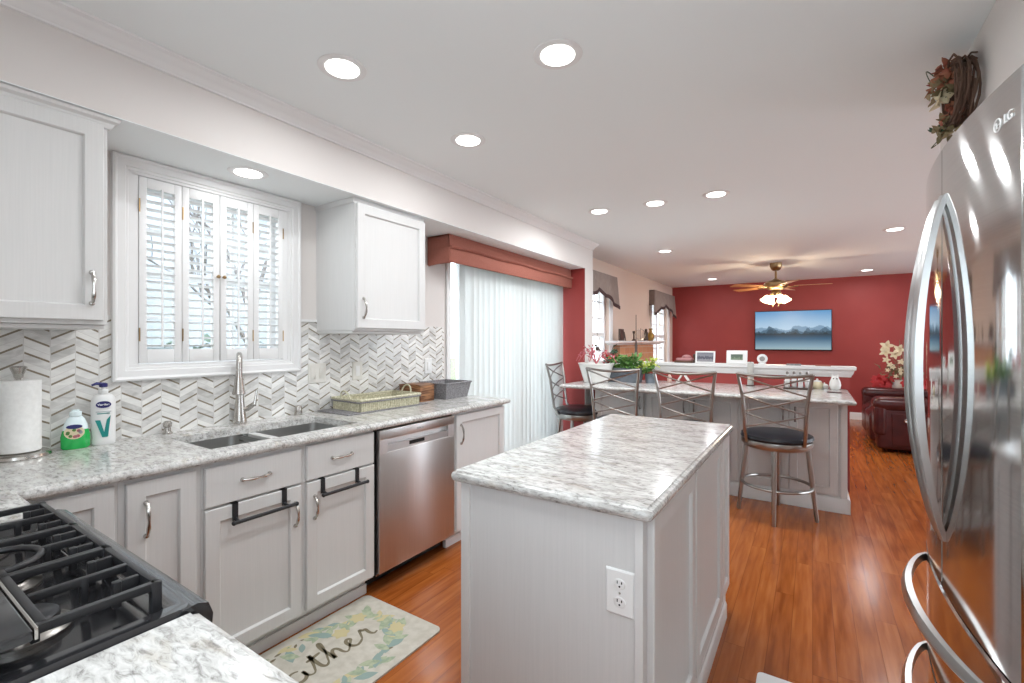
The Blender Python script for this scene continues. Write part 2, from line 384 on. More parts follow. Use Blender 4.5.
    def build(s, name, m, parent=None, smooth=True, bevel=0, ang=35):
        off = Vector((0,0,0))
        if parent is not None: off = parent.get('_o', None); off = Vector(off) if off is not None else Vector((0,0,0))
        me = bpy.data.meshes.new(name); me.from_pydata([tuple(Vector(p)-off) for p in s.v], [], s.f)
        bm = bmesh.new(); bm.from_mesh(me)
        bmesh.ops.recalc_face_normals(bm, faces=bm.faces[:])
        if bevel:
            es = [e for e in bm.edges if len(e.link_faces) == 2 and e.calc_face_angle(0) > .6]
            bmesh.ops.bevel(bm, geom=es, offset=bevel, segments=2, profile=.5, affect='EDGES', clamp_overlap=True)
        if smooth:
            for f in bm.faces: f.smooth = True
            for e in bm.edges:
                if len(e.link_faces) == 2: e.smooth = e.calc_face_angle(0) < math.radians(ang)
        bm.to_mesh(me); bm.free(); me.materials.append(Mt[m] if isinstance(m, str) else m)
        o = bpy.data.objects.new(name, me); COL.objects.link(o)
        if parent is not None: o.parent = parent; o['_o'] = tuple(off)
        else: o['_o'] = (0.,0.,0.)
        return o
def thing(name, label, cat, loc=(0,0,0), rz=0, group=None):
    o = bpy.data.objects.new(name, None); o.empty_display_size = .05; COL.objects.link(o); o.location = loc; o.rotation_euler = (0,0,rz)
    o['label'] = label; o['category'] = cat; o['_o'] = tuple(float(q) for q in loc) if rz == 0 else (0.,0.,0.)
    if group: o['group'] = group
    return o
def tag(o, label, cat, group=None, kind=None):
    o['label'] = label; o['category'] = cat
    if group: o['group'] = group
    if kind: o['kind'] = kind
    return o
def struct(o, label=None):
    o['kind'] = 'structure'
    if label: o['label'] = label
    return o
def lift(o):
    """put a top-level mesh's origin at its base"""
    me = o.data; xs = [v.co for v in me.vertices]
    c = Vector(((min(v.x for v in xs)+max(v.x for v in xs))/2, (min(v.y for v in xs)+max(v.y for v in xs))/2, min(v.z for v in xs)))
    me.transform(Matrix.Translation(-c)); o.location = c; return o
def dup(root, loc, rz=None, label=None):
    r = root.copy(); COL.objects.link(r); r.location = loc
    if rz is not None: r.rotation_euler = (0,0,rz)
    if label: r['label'] = label
    for ch in list(root.children):
        c = ch.copy(); COL.objects.link(c); c.parent = r
        for g in list(ch.children):
            d = g.copy(); COL.objects.link(d); d.parent = c
    return r
def text_mesh(txt, size, name, m, M, parent=None, depth=.0006, bold=0.0):
    cu = bpy.data.curves.new(name, 'FONT'); cu.body = txt; cu.size = size; cu.extrude = depth; cu.align_x = 'CENTER'; cu.align_y = 'CENTER'; cu.offset = bold
    o = bpy.data.objects.new('tmp', cu); COL.objects.link(o)
    dg = bpy.context.evaluated_depsgraph_get(); me = bpy.data.meshes.new_from_object(o.evaluated_get(dg))
    COL.objects.unlink(o); bpy.data.objects.remove(o)
    mb = MB().add([M @ v.co for v in me.vertices], [tuple(p.vertices) for p in me.polygons])
    bpy.data.meshes.remove(me)
    return mb.build(name, m, parent, smooth=False)
def basis(O, U, V):
    U = Vector(U).normalized(); V = Vector(V).normalized(); W = U.cross(V)
    return Matrix(((U.x,V.x,W.x,O[0]),(U.y,V.y,W.y,O[1]),(U.z,V.z,W.z,O[2]),(0,0,0,1)))

# ================================================================ ROOM
XW = -2.53       # kitchen side wall
XF = -2.44       # family room side wall
YF = 9.83        # red wall
YB = -.42        # wall behind the range
XR = 3.4
struct(MB().box(XW-.2, YB-.2, -.1, XR+.1, YF+.2, 0).build('floor', 'floor', smooth=False))
struct(MB().box(XW-.2, YB-.2, CEIL, XR+.1, YF+.2, CEIL+.1).build('ceiling', 'ceil', smooth=False))
def wall_x(name, x0, x1, y0, y1, holes, m, z1=CEIL):
    mb = MB(); y = y0
    for (a, b, c, d) in sorted(holes):
        mb.box(x0, y, 0, x1, a, z1)
        if c > 0: mb.box(x0, a, 0, x1, b, c)
        mb.box(x0, a, d, x1, b, z1); y = b
    mb.box(x0, y, 0, x1, y1, z1); return struct(mb.build(name, m, smooth=False))
WIN = (.775, 1.522, 1.225, 2.095); DOOR = (2.90, 4.74, 0.0, 2.06)
wall_x('wall_left', XW-.15, XW, YB, 4.84, [WIN, DOOR], 'wall')
W2 = (5.05, 6.28, .75, 2.12); W3 = (8.35, 9.45, .75, 2.12)
wall_x('wall_family', XF-.18, XF, 4.98, YF, [W2, W3], 'beige')
struct(MB().box(XF-.2, YF, 0, XR, YF+.15, CEIL).build('wall_far', 'red', smooth=False))
mb = MB(); BW = (-.78, .44, .97, 2.1)      # unseen window added behind the camera as frontal fill, over the near counter
mb.box(XW-.15,YB-.15,0,BW[0],YB,CEIL); mb.box(BW[1],YB-.15,0,XR,YB,CEIL); mb.box(BW[0],YB-.15,0,BW[1],YB,BW[2]); mb.box(BW[0],YB-.15,BW[3],BW[1],YB,CEIL)
struct(mb.build('wall_back', 'wall', smooth=False))
t = struct(thing('fill_window', 'unseen window added in the wall behind the camera for fill light', 'window', (-.17, YB, BW[2])))
mb = MB(); x0,x1,z0,z1 = BW; y0 = YB-.10
mb.box(x0,y0,z0,x0+.04,y0+.03,z1); mb.box(x1-.04,y0,z0,x1,y0+.03,z1); mb.box(x0+.04,y0,z0,x1-.04,y0+.03,z0+.04); mb.box(x0+.04,y0,z1-.04,x1-.04,y0+.03,z1); mb.box((x0+x1)/2-.02,y0+.001,z0+.04,(x0+x1)/2+.02,y0+.029,z1-.04)
mb.build('window_sash', 'trim', t, smooth=False); MB().box(x0,y0+.013,z0,x1,y0+.017,z1).build('window_pane', 'glass', t, smooth=False)
# stub wall that carries the end of the soffit: red face, pale end
struct(MB().box(XW-.15, 4.765, 0, -2.135, 4.97, 2.16).build('wall_return', 'red', smooth=False))
struct(MB().box(-2.135, 4.762, 0, -2.128, 4.974, 2.16).build('trim_1', 'wall', smooth=False))
struct(MB().box(XW-.15, 4.97, 0, XF, 4.98, CEIL).build('wall_corner', 'beige', smooth=False))
# right: fridge alcove and the wall that ends beyond it
mb = MB(); mb.box(.5, 2.07, 0, 1.25, 2.9, CEIL); mb.box(.5, YB, 1.875, 1.25, 2.07, CEIL); mb.box(.5, YB, 0, 1.25, 1.17, 1.875); mb.box(1.12, 1.17, 0, 1.25, 2.07, 1.875)
struct(mb.build('wall_right', 'wall', smooth=False))
# family room right side, with two tall unseen openings added to let in daylight
wall_x('wall_side', XR, XR+.15, YB, YF, [(3.6,5.6,.5,2.2),(6.6,8.6,.5,2.2)], 'beige')
# soffit over the kitchen run
struct(MB().box(XW, YB, 2.16, -2.13, 4.97, CEIL).build('wall_soffit', 'wall', smooth=False))
# its underside is painted like the ceiling
struct(MB().box(XW, YB, 2.157, -2.1305, 4.764, 2.1599).build('ceiling_soffit', 'ceil', smooth=False))
# crown moulding along the soffit
cp = [(o, 2.449-(2.449-z)*.58) for o, z in [(0,2.35),(.012,2.352),(.014,2.362),(.022,2.372),(.028,2.388),(.040,2.402),(.056,2.414),(.062,2.428),(.078,2.436),(.080,2.449),(0,2.449)]]
struct(MB().sweep([(-2.13, 4.97),(-2.13, YB)][::-1], cp).build('trim_2', 'trim'))
# baseboards
bp = [(0,.0),(.014,0),(.014,.09),(.010,.105),(.004,.118),(0,.12)]
def base_y(name, x0, x1, y):      # on a wall facing -Y
    mb = MB(); mb.sweep([(x0, y),(x1, y)], bp); return struct(mb.build(name, 'trim'))
base_y('baseboard_far', XF+.01, XR, YF-.0005)
struct(MB().sweep([(XF, 4.98),(XF, YF-.02)], bp).build('baseboard_left', 'trim'))

# ---------------------------------------------------------------- outdoors
gmat = noisy('lawn', (.10,.14,.06), (.20,.22,.12), (1,1,1), 3, 4, .9, kind='Position')
tag(MB().box(-40, -25, -.62, XW-.35, 40, -.6).build('lawn', gmat, smooth=False), 'winter lawn outside the kitchen window', 'lawn', kind='structure')
siding = mat('pale_siding', (.36,.40,.46), .7)
struct(MB().box(-6.2, -2, -.6, XW-.3, 12, -.08).build('patio', mat('pale_concrete', (.42,.42,.41), .9), smooth=False))
t = thing('neighbor_house', 'pale sided house outside, seen through the kitchen window', 'house', (-13, 4.5, -.6))
mb = MB(); mb.prism([(0,-.6),(8.5,-.6),(8.5,3.6),(4.2,5.6),(0,3.6)], -16, -12, 'x')
mb.build('house_wall', siding, t, smooth=False)
for yy in (1.2, 3.6, 6.2): MB().box(-12.02, yy, 1.2, -11.93, yy+.9, 2.6).build('window', 'grey_print', t, smooth=False)
MB().prism([(-.4,3.5),(4.2,5.75),(8.9,3.5),(8.9,3.7),(4.2,6.0),(-.4,3.7)], -16.3, -11.8, 'x').build('roof', 'bronze', t, smooth=False)
def tree(x, y, h, seed, label):
    rnd = random.Random(seed); t = thing('bare_tree', label, 'tree', (x, y, -.6))
    mb = MB()
    def br(p, d, L, r, lv):
        q = p+d*L*.5+Vector((rnd.uniform(-.05,.05),)*3)*L; e = p+d*L
        mb.tube([p, q, e], [r, r*.85, r*.65], 5)
        if lv:
            for k in range(3 if lv > 1 else 4):
                dd = (d+Vector((rnd.uniform(-.8,.8), rnd.uniform(-.8,.8), rnd.uniform(-.1,.7)))).normalized()
                br(p+d*L*rnd.uniform(.5,1), dd, L*rnd.uniform(.55,.8), r*.55, lv-1)
    br(Vector((x,y,-.6)), Vector((0,0,1)), h*.4, h*.011, 4)
    mb.build('branches', mat('grey_bark', (.16,.14,.13), .9), t); return t
tree(-7.2, 1.4, 6.5, 3, 'bare winter tree outside left half of the kitchen window')
tree(-9.6, 5.0, 7.5, 5, 'bare winter tree farther off, outside right half of kitchen window')
tree(-8.0, 7.2, 7.0, 9, 'bare winter tree outside the sliding glass door')
rnd = random.Random(3)
t = thing('evergreen_hedge', 'dark evergreen hedge low outside the kitchen window', 'hedge', (-6.6, 3, -.6))
mb = MB()
for k in range(420):
    p = Vector((-6.7+rnd.uniform(-.35,.35), rnd.uniform(.6, 6.5), rnd.uniform(-.5, 1.35)))
    d = Vector((rnd.uniform(-1,1), rnd.uniform(-1,1), rnd.uniform(-.2,1))).normalized()*.28
    mb.leaf(p, d, .16, (rnd.uniform(-1,1), rnd.uniform(-1,1), 1))
mb.build('foliage', 'darkleaf', t, smooth=False)

# ---------------------------------------------------------------- kitchen window (window_1)
wx = XW; t = struct(thing('window_1', 'white cased kitchen window over the sink', 'window', (XW, 1.15, 1.2)))
# casing ring: profile rings on the wall
def casing(t, y0, y1, z0, z1, wd, x, name='casing'):
    mb = MB()
    for a, b in (((y0-wd, z0-wd, y1+wd, z0)), ((y0-wd, z1, y1+wd, z1+wd))) if False else ():
        pass
    pr = [(0,0),(0,.026),(.008,.030),(.014,.026),(.018,.022),(wd-.016,.020),(wd-.012,.014),(wd-.002,.012),(wd,.008),(wd,0)]
    P = [(y0-wd,z0-wd),(y1+wd,z0-wd),(y1+wd,z1+wd),(y0-wd,z1+wd)]
    vs = []; fs = []; k = len(pr)
    for ci, (cy, cz) in enumerate(P):
        sy = 1 if ci in (0,3) else -1; sz = 1 if ci < 2 else -1
        for o, h in pr: vs.append((x+h, cy+sy*o, cz+sz*o))
    for i in range(4):
        for j in range(k-1): a = i*k+j; b = ((i+1)%4)*k+j; fs.append((a,b,b+1,a+1))
        a = i*k; b = ((i+1)%4)*k; fs.append((a, a+k-1, b+k-1, b))
    return mb.add(vs, fs).build(name, 'trim', t)
casing(t, WIN[0], WIN[1], WIN[2], WIN[3], .06, XW)
MB().box(XW-.022, WIN[0]+.0125, WIN[2]+.0125, XW+.006, .8105, WIN[3]-.0125).build('shutter_post', 'trim', t, smooth=False); MB().box(XW-.022, 1.4835, WIN[2]+.0125, XW+.006, WIN[1]-.0125, WIN[3]-.0125).build('shutter_post', 'trim', t, smooth=False)
# jamb liner, sash, muntins, glass
mb = MB()
mb.fr(XW-.15, XW+.008, WIN[0], WIN[1], WIN[2], WIN[3], .012)
mb.build('window_jamb', 'trim', t, smooth=False)
mb = MB(); X0 = XW-.13
ya, yb, za, zb = WIN[0]+.02, WIN[1]-.02, WIN[2]+.02, WIN[3]-.02
mb.fr(X0, X0+.03, ya, yb, za, zb, .035).box(X0-.001, ya+.035, (za+zb)/2-.02, X0+.031, yb-.035, (za+zb)/2+.02)
for k in (1,2): y = ya+(yb-ya)*k/3; mb.box(X0+.008, y-.008, za+.03, X0+.022, y+.008, zb-.03)
for zz in (za+(zb-za)*.25, za+(zb-za)*.75): mb.box(X0+.009, ya+.03, zz-.008, X0+.021, yb-.03, zz+.008)
mb.build('window_sash', 'trim', t, smooth=False)
MB().box(X0+.012, ya, za, X0+.016, yb, zb).build('window_pane', 'glass', t, smooth=False)
# shutters: four panels
sb = [(.812,.979),(.981,1.146),(1.150,1.314),(1.316,1.482)]
lab = ['leftmost of the four white shutter panels over the sink', 'second from left of the white shutter panels, beside the brass knobs', 'third from left of the white shutter panels, right of the brass knobs', 'rightmost of the four white shutter panels over the sink']
for i, (a, b) in enumerate(sb):
    t = thing('shutter_panel', lab[i], 'shutter', (XW+.01, (a+b)/2, 1.241), group='plantation shutter panels')
    zt, zb_ = 2.080, 1.241; st = .030; x0, x1 = XW-.018, XW+.010
    mb = MB(); mb.box(x0,a,zb_,x1,a+st,zt); mb.box(x0,b-st,zb_,x1,b,zt); mb.box(x0,a+st,zt-.048,x1,b-st,zt); mb.box(x0,a+st,zb_,x1,b-st,zb_+.062)
    mb.build('shutter_frame', 'trim', t, bevel=.002)
    z = zb_+.078; mb = MB()
    while z < zt-.056:
        # elliptical louver tilted slightly
        c = Vector(((x0+x1)/2, 0, z)); al = .22; R = .018; pts = []
        for q in range(8):
            an = 2*PI*q/8; u = R*math.cos(an); v = .0035*math.sin(an)
            pts.append((c.x+u*math.cos(al)-v*math.sin(al), c.z+u*math.sin(al)+v*math.cos(al)))
        vs = [(p, a+st-.003, r) for p, r in pts]+[(p, b-st+.003, r) for p, r in pts]
        mb.add(vs, [tuple(range(8)), tuple(range(15,7,-1))]+[(k,(k+1)%8,(k+1)%8+8,k+8) for k in range(8)])
        z += .0365
    mb.build('louvers', 'trim', t)
    ym = (a+b)/2
    mb = MB().box(x1+.008, ym-.004, zb_+.075, x1+.016, ym+.004, zt-.05); mb.tube([(x1+.012, ym, zt-.052),(x1+.006,ym,zt-.043),(x1,ym,zt-.045)], .003, 6)
    mb.build('tilt_rod', 'trim', t, smooth=False)
    if i in (1, 2):
        yk = b-.012 if i == 1 else a+.012
        MB().cyl((x1, yk, 1.665),(x1+.012, yk, 1.665), .004, 10).ell((x1+.018, yk, 1.665), .009,.009,.009).build('knob', 'brass', t)
    ye = a if i in (0,1) else b
    for zz in (1.37, 1.95): MB().box(x1-.002, ye-.004 if ye == b else ye-.0008, zz-.03, x1+.003, ye+.0008 if ye == b else ye+.004, zz+.03).build('hinge', 'brass', t, smooth=False)
# ---------------------------------------------------------------- sliding door (door_1), blinds, valance
t = struct(thing('door_1', 'sliding glass patio door behind vertical blinds', 'door', (XW, 3.8, 0)))
mb = MB(); y0, y1, zt = DOOR[0], DOOR[1], DOOR[3]; x0 = XW-.12
mb.fr(x0, XW+.01, y0, y1, 0.0005, zt, .03, .035)
mb.build('door_frame', 'trim', t, smooth=False)
MB().box(XW-.044, y0+.03, .036, XW-.036, 3.075, zt-.041).build('side_pane', 'glass', t, smooth=False)
for (a, b, xx) in ((3.076, (y0+y1)/2+.10, XW-.04), ((y0+y1)/2, y1-.032, XW-.09)):
    mb = MB()
    mb.fr(xx-.02, xx+.02, a, b, .036, zt-.041, .11, .095, .08)
    s_ = mb.build('sash', 'trim', t, smooth=False)
    MB().box(xx-.004,a+.11,.131,xx+.004,b-.11,zt-.121).build('door_pane', 'glass', s_, smooth=False)
mb = MB(); mb.box(XW, 2.875, 0, XW+.018, DOOR[0]+.006, 2.12); mb.box(XW, DOOR[0]+.006, 2.055, XW+.018, 4.76, 2.12)
mb.build('casing', 'trim', t, smooth=False, bevel=.003)
t = thing('vertical_blind', 'white vertical vane blind covering the sliding patio door', 'blind', (-2.41, 3.85, .03))
MB().box(-2.44, 2.93, 2.03, -2.38, 4.755, 2.075).build('headrail', 'white', t, smooth=False)
y = 3.04; k = 0; rnd = random.Random(11)
while y < 4.74:
    an = math.radians(90 - 17 + 7*math.sin(k*1.1) + rnd.uniform(-3,3)); hw = .046; mb = MB(); pts = []
    for j in range(6):
        u = -hw+2*hw*j/5; v = .007*math.cos(PI*u/hw/2)
        pts.append((-2.41+u*math.cos(an)-v*math.sin(an), y+u*math.sin(an)+v*math.cos(an)))
    poly = pts+[(p-.0012, q) for p, q in pts[::-1]]
    mb.prism(poly, .035, 2.032); mb.build('vane', 'vane', t); y += .0785; k += 1
# stacked vanes at the near end
# grey side stile of door seen left of the vanes is the sash itself
t = thing('window_valance', 'coral fabric box valance with pleated band above the patio door', 'valance', (-2.4, 3.7, 1.93))
ya, yb = 2.66, 4.757; xf = -2.305
mb = MB()
# front board with two swelling folds: profile in (x, z)
pr = [(xf,2.155),(xf+.004,2.10),(xf+.006,2.072),(xf+.018,2.060),(xf+.010,2.050),(xf+.013,2.02),(xf+.012,1.955),(xf+.008,1.942),(xf-.01,1.942),(xf-.012,2.155)]
mb.prism(pr, ya, yb, 'y'); mb.box(XW+.001, ya, 1.935, xf, ya+.012, 2.155); mb.box(XW+.001, yb-.012, 1.945, xf, yb, 2.155); mb.box(XW+.001, ya, 2.14, xf, yb, 2.152)
# near return: flared lower flap
mb.prism([(XW+.03,2.05),(xf+.006,2.052),(xf+.012,1.942),(XW+.02,1.925)], ya-.012, ya, 'y')
mb.build('valance_box', 'coral', t, bevel=.002)
mb = MB(); y = ya+.01
while y < yb-.01:
    mb.ell((xf+.018, y, 2.058+.004*math.sin(y*9)), .016, .0105, .014, 7, 5); y += .025
mb.build('ruched_band', 'coral', t)

# ---------------------------------------------------------------- family room windows with valances, fireplace
def fam_window(nm, W, lab):
    t = struct(thing(nm, lab, 'window', (XF, (W[0]+W[1])/2, W[2])))
    mb = MB(); x0 = XF-.12
    a,b,c,d = W
    mb.fr(x0, x0+.06, a, b, c, d, .05); mb.box(x0+.002,a+.05,(c+d)/2-.025,x0+.058,b-.05,(c+d)/2+.025); mb.box(x0-.002,(a+b)/2-.035,c+.05,x0+.062,(a+b)/2+.035,d-.05)
    for k in (1,3,5,7):
        y = a+(b-a)*k/8; mb.box(x0+.02,y-.009,c+.04,x0+.035,y+.009,d-.04)
    for k in range(1,6):
        z = c+(d-c)*k/6; mb.box(x0+.021,a+.04,z-.009,x0+.034,b-.04,z+.009)
    mb.build('window_sash', 'trim', t, smooth=False)
    MB().box(x0+.026,a,c,x0+.03,b,d).build('window_pane','glass',t,smooth=False)
    casing(t, a, b, c, d, .08, XF)
fam_window('window_2', W2, 'family room window nearest the kitchen')
fam_window('window_3', W3, 'family room window next to the red wall')
def valance(y0, y1, lab):
    t = thing('fabric_valance', lab, 'valance', (XF, (y0+y1)/2, 1.8), group='scalloped taupe valances')
    n = 32; top = 2.25; pts = []; 
    def bot(u):   # two side tails, arched halves with a peak in the middle
        s = abs(u-.5)*2
        return 1.80 + .17*math.cos(min(1, s)*PI/2)**1.3 + (.03*math.cos(u*PI*8)*(1-s) if s < .9 else 0)
    poly = [(y0-.03*0, top)] + []
    up = [(y0+(y1-y0)*i/n, top) for i in range(n+1)]
    lo = [(y0-.05+(y1-y0+.10)*i/n, bot(i/n)) for i in range(n+1)]
    mb = MB(); xs = XF+.10
    for x_, in ((xs,),):
        vs = []; 
        for i in range(n+1):
            w_ = .012*math.sin(i*PI/3)
            vs += [(xs+w_*.3, *up[i]), (xs+.015+w_, *lo[i]), (xs-.012+w_*.3, *up[i]), (xs+.003+w_, *lo[i])]
        fs = []
        for i in range(n):
            a = 4*i; b = a+4; fs += [(a,b,b+1,a+1),(a+2,a+3,b+3,b+2),(a+1,b+1,b+3,a+3),(a,a+2,b+2,b)]
        fs += [(0,1,3,2),(4*n,4*n+2,4*n+3,4*n+1)]
        mb.add(vs, fs)
    mb.box(XF, y0, 1.98, xs, y0+.012, top); mb.box(XF, y1-.012, 1.98, xs, y1, top); mb.box(XF, y0, top-.015, xs, y1, top)
    mb.build('valance_cloth', 'taupe', t)
    mb = MB(); vs = []; fs = []
    for i in range(n+1):
        w_ = .012*math.sin(i*PI/3); y, z = lo[i]
        vs += [(xs+.019+w_, y, z+.045), (xs+.021+w_, y, z-.004), (xs+.012+w_, y, z-.004)]
    for i in range(n):
        a = 3*i; b = a+3; fs += [(a,b,b+1,a+1),(a+1,b+1,b+2,a+2),(a,a+2,b+2,b)]
    mb.add(vs, fs).build('maroon_band', 'maroonband', t)
valance(5.0, 6.33, 'taupe scalloped valance on the family room window nearest the kitchen')
valance(8.2, 9.6, 'taupe scalloped valance on the window beside the red wall')
t = thing('fireplace', 'tan brick fireplace with white mantel shelf between the two far windows', 'fireplace', (XF, 7.3, 0))
MB().box(XF+.001, 6.45, 0, XF+.10, 8.12, 1.28).build('brick_surround', 'brick', t, smooth=False)
MB().sweep([(XF+.005,6.2),(XF+.10,6.2),(XF+.10,8.42),(XF+.005,8.42)], [(0,1.285),(.02,1.285),(.03,1.30),(.09,1.315),(.10,1.32),(.10,1.345),(0,1.345),(-.095,1.345),(-.095,1.285)]).build('mantel_shelf', 'trim', t)
MB().box(XF+.101, 6.85, .02, XF+.106, 7.75, .78).build('firebox', 'dark', t, smooth=False)
def mantel_item(name, mb, m, lab, cat): return tag(lift(mb.build(name, m)), lab, cat)
MX = XF+.13; MZ = 1.346
mantel_item('photo_frame', MB().box(MX-.01,6.33,MZ,MX+.012,6.50,MZ+.17).box(MX+.012,6.35,MZ+.02,MX+.014,6.48,MZ+.15), 'bronze', 'small dark framed picture at the near end of the fireplace mantel', 'picture')
mantel_item('picture_easel', MB().tube([(MX,6.53,MZ),(MX-.01,6.57,MZ+.13)],.008,6).tube([(MX,6.61,MZ),(MX-.01,6.57,MZ+.13)],.008,6), 'bronze', 'small dark easel next to the mantel picture frame', 'easel')
mantel_item('candlestick', MB().lathe([(.035,0),(.035,.01),(.012,.03),(.010,.10),(.022,.13),(.02,.15)],(MX,6.98,MZ),12), 'bronze', 'dark short candlestick middle of the fireplace mantel', 'candlestick')
mantel_item('wire_ornament', MB().tube([(MX+.05*math.cos(a/10*2*PI),7.3+.09*math.cos(a/10*2*PI),MZ+.10+.09*math.sin(a/10*2*PI)) for a in range(11)],.005,5).tube([(MX,7.3,MZ),(MX,7.3,MZ+.2)],.006,5).lathe([(.04,0),(.04,.012)],(MX,7.3,MZ),10), 'nickel', 'thin wire ornament on the fireplace mantel', 'ornament')
mantel_item('figurine', MB().lathe([(.035,0),(.04,.02),(.03,.08),(.035,.13),(.018,.16),(.024,.18),(.01,.2)],(MX,7.6,MZ),12), 'bronze', 'dark brown figurine near right end of mantel', 'figurine')
mantel_item('vase', MB().lathe([(.035,0),(.06,.05),(.06,.10),(.025,.15),(.022,.18),(.04,.21)],(MX,7.86,MZ),14), 'gold', 'gold and brown vase at the right end of the mantel', 'vase')

# ================================================================ HANDLES
def pull(t, p0, p1, nrm, name='handle', m='nickel', r=.0045):
    p0, p1, nrm = Vector(p0), Vector(p1), Vector(nrm)
    d = (p1-p0); L = d.length; mb = MB()
    pts = []; rs = []
    for i in range(13):
        u = i/12; h = .022*math.sin(PI*u)**.6+.004
        pts.append(p0+d*u+nrm*h); rs.append(r*(1.25-.45*math.cos(4*PI*u)*.6 if 0 < i < 12 else 1.6))
    mb.tube(pts, rs, 8)
    for p in (p0, p1):
        mb.tube([p, p+nrm*.003, p+nrm*.010, p+nrm*.012], [.009,.009,.006,.002], 10)
    return mb.build(name, m, t)
RG = [(0,0),(0,.017),(.003,.020),(.052,.020),(.0555,.016),(.058,.009),(.066,.008)]      # frame-and-panel door
RD = [(0,0),(0,.015),(.004,.020)]                                                       # slab drawer front
def door_x(t, y0, y1, z0, z1, x, rg=RG, name='door'):       # faces +X
    return MB().rings((x, y0, z0), (0,1,0), (0,0,1), (1,0,0), y1-y0, z1-z0, rg).build(name, 'cab', t, ang=20)
def door_ny(t, x0, x1, z0, z1, y, rg=RG, name='door'):      # faces -Y
    return MB().rings((x0, y, z0), (1,0,0), (0,0,1), (0,-1,0), x1-x0, z1-z0, rg).build(name, 'cab', t, ang=20)

# ================================================================ BACKSPLASH
mb = MB(); bx = XW+.008
mb.box(XW, YB, .914, bx, WIN[0]-.06, 1.45); mb.box(XW, WIN[0]-.06, .914, bx, WIN[1]+.06, WIN[2]-.06); mb.box(XW, WIN[1]+.06, .914, bx, 2.845, 1.455)
tag(mb.build('tile_backsplash', 'tile', smooth=False), 'white and grey marble chevron backsplash with bronze lines', 'backsplash', kind='structure')
tag(lift(MB().box(XW, WIN[1]+.061, 1.4552, XW+.02, 1.688, 1.470).build('tile_cap', 'trim', smooth=False)), 'white cap strip on backsplash right of window', 'trim', kind='structure')
def plate(y0, y1, z0, z1, lab, n=2, m='ivory'):
    t = thing('wall_plate', lab, 'outlet cover', (bx, (y0+y1)/2, z0))
    MB().rings((bx, y0, z0), (0,1,0),(0,0,1),(1,0,0), y1-y0, z1-z0, [(0,0),(0,.003),(.004,.006)]).build('cover', m, t)
    for k in range(n):
        yc = y0+(y1-y0)*(k+.5)/n; zc = (z0+z1)/2
        MB().rings((bx+.006, yc-.016, zc-.033), (0,1,0),(0,0,1),(1,0,0), .032, .066, [(0,0),(0,.002),(.002,.003)]).build('switch', 'ivory' if n == 2 else 'white', t)
    return t
plate(1.635, 1.755, 1.085, 1.205, 'double switch plate on the tile right of the window')
plate(1.95, 2.03, 1.085, 1.205, 'single outlet plate on the tile behind the wicker tray', 1)
plate(2.62, 2.70, 1.085, 1.205, 'single white outlet plate on tile above the grey basket', 1, 'white')

# ================================================================ UPPER CABINETS
def upper(y0, y1, lab, dy0, dy1, hy, crown):
    t = thing('wall_cabinet', lab, 'cabinet', ((XW-2.17)/2, (y0+y1)/2, 1.40))
    xf = -2.172
    MB().box(XW+.0005, y0, 1.40, xf, y1, 2.155).build('cabinet_body', 'cab', t, smooth=False, bevel=.0015)
    d = door_x(t, dy0, dy1, 1.415, 2.125, xf); 
    pull(d, (xf+.020, hy, 1.585), (xf+.020, hy, 1.475), (1,0,0))
    MB().box(XW+.01, y0+.002, 1.385, xf-.02, y1-.002, 1.399).build('light_rail', 'cab_plain', t, smooth=False, bevel=.002)
    if crown:
        c = [(0,2.118),(.006,2.118),(.012,2.124),(.016,2.136),(.028,2.144),(.032,2.155),(0,2.155)]
        MB().sweep([(xf, y0),(xf, y1),(XW+.001, y1)], c).build('crown_molding', 'cab_plain', t)
    return t
upper(YB+.001, .605, 'white wall cabinet at far left with crown strip', .085, .590, .556, True)
t = upper(1.695, 2.252, 'white wall cabinet between the window and the patio door', 1.702, 2.245, 1.742, False)
MB().sweep([(XW+.001, 1.695),(-2.172, 1.695)], [(0,2.128),(.005,2.128),(.010,2.14),(.012,2.155),(0,2.155)]).build('crown_molding', 'cab_plain', t)

# ================================================================ BASE CABINETS (run along the left wall)
XC = -1.935     # carcass front
TK = -2.0       # toe-kick plane
def base_x(y0, y1, lab, doors=(), drawers=(), z0=.10, end=False, cloc=None):
    t = thing('base_cabinet', lab, 'cabinet', ((XW+XC)/2, (y0+y1)/2, 0))
    mb = MB(); T = .018
    # open-topped carcass
    mb.box(XW+.0005,y0,z0,XC,y0+T,.878); mb.box(XW+.0005,y1-T,z0,XC,y1,.878); mb.box(XW+.0005,y0+T,z0,XC,y1-T,z0+T); mb.box(XW+.0005,y0+T,z0+T,XW+.012,y1-T,.878)
    mb.box(XC-T,y0+T,z0+T,XC,y1-T,.878)
    mb.build('cabinet_body', 'cab', t, smooth=False)
    MB().box(TK-.015, y0, 0, TK, y1, z0).build('toe_kick', 'cab_plain', t, smooth=False)
    return t
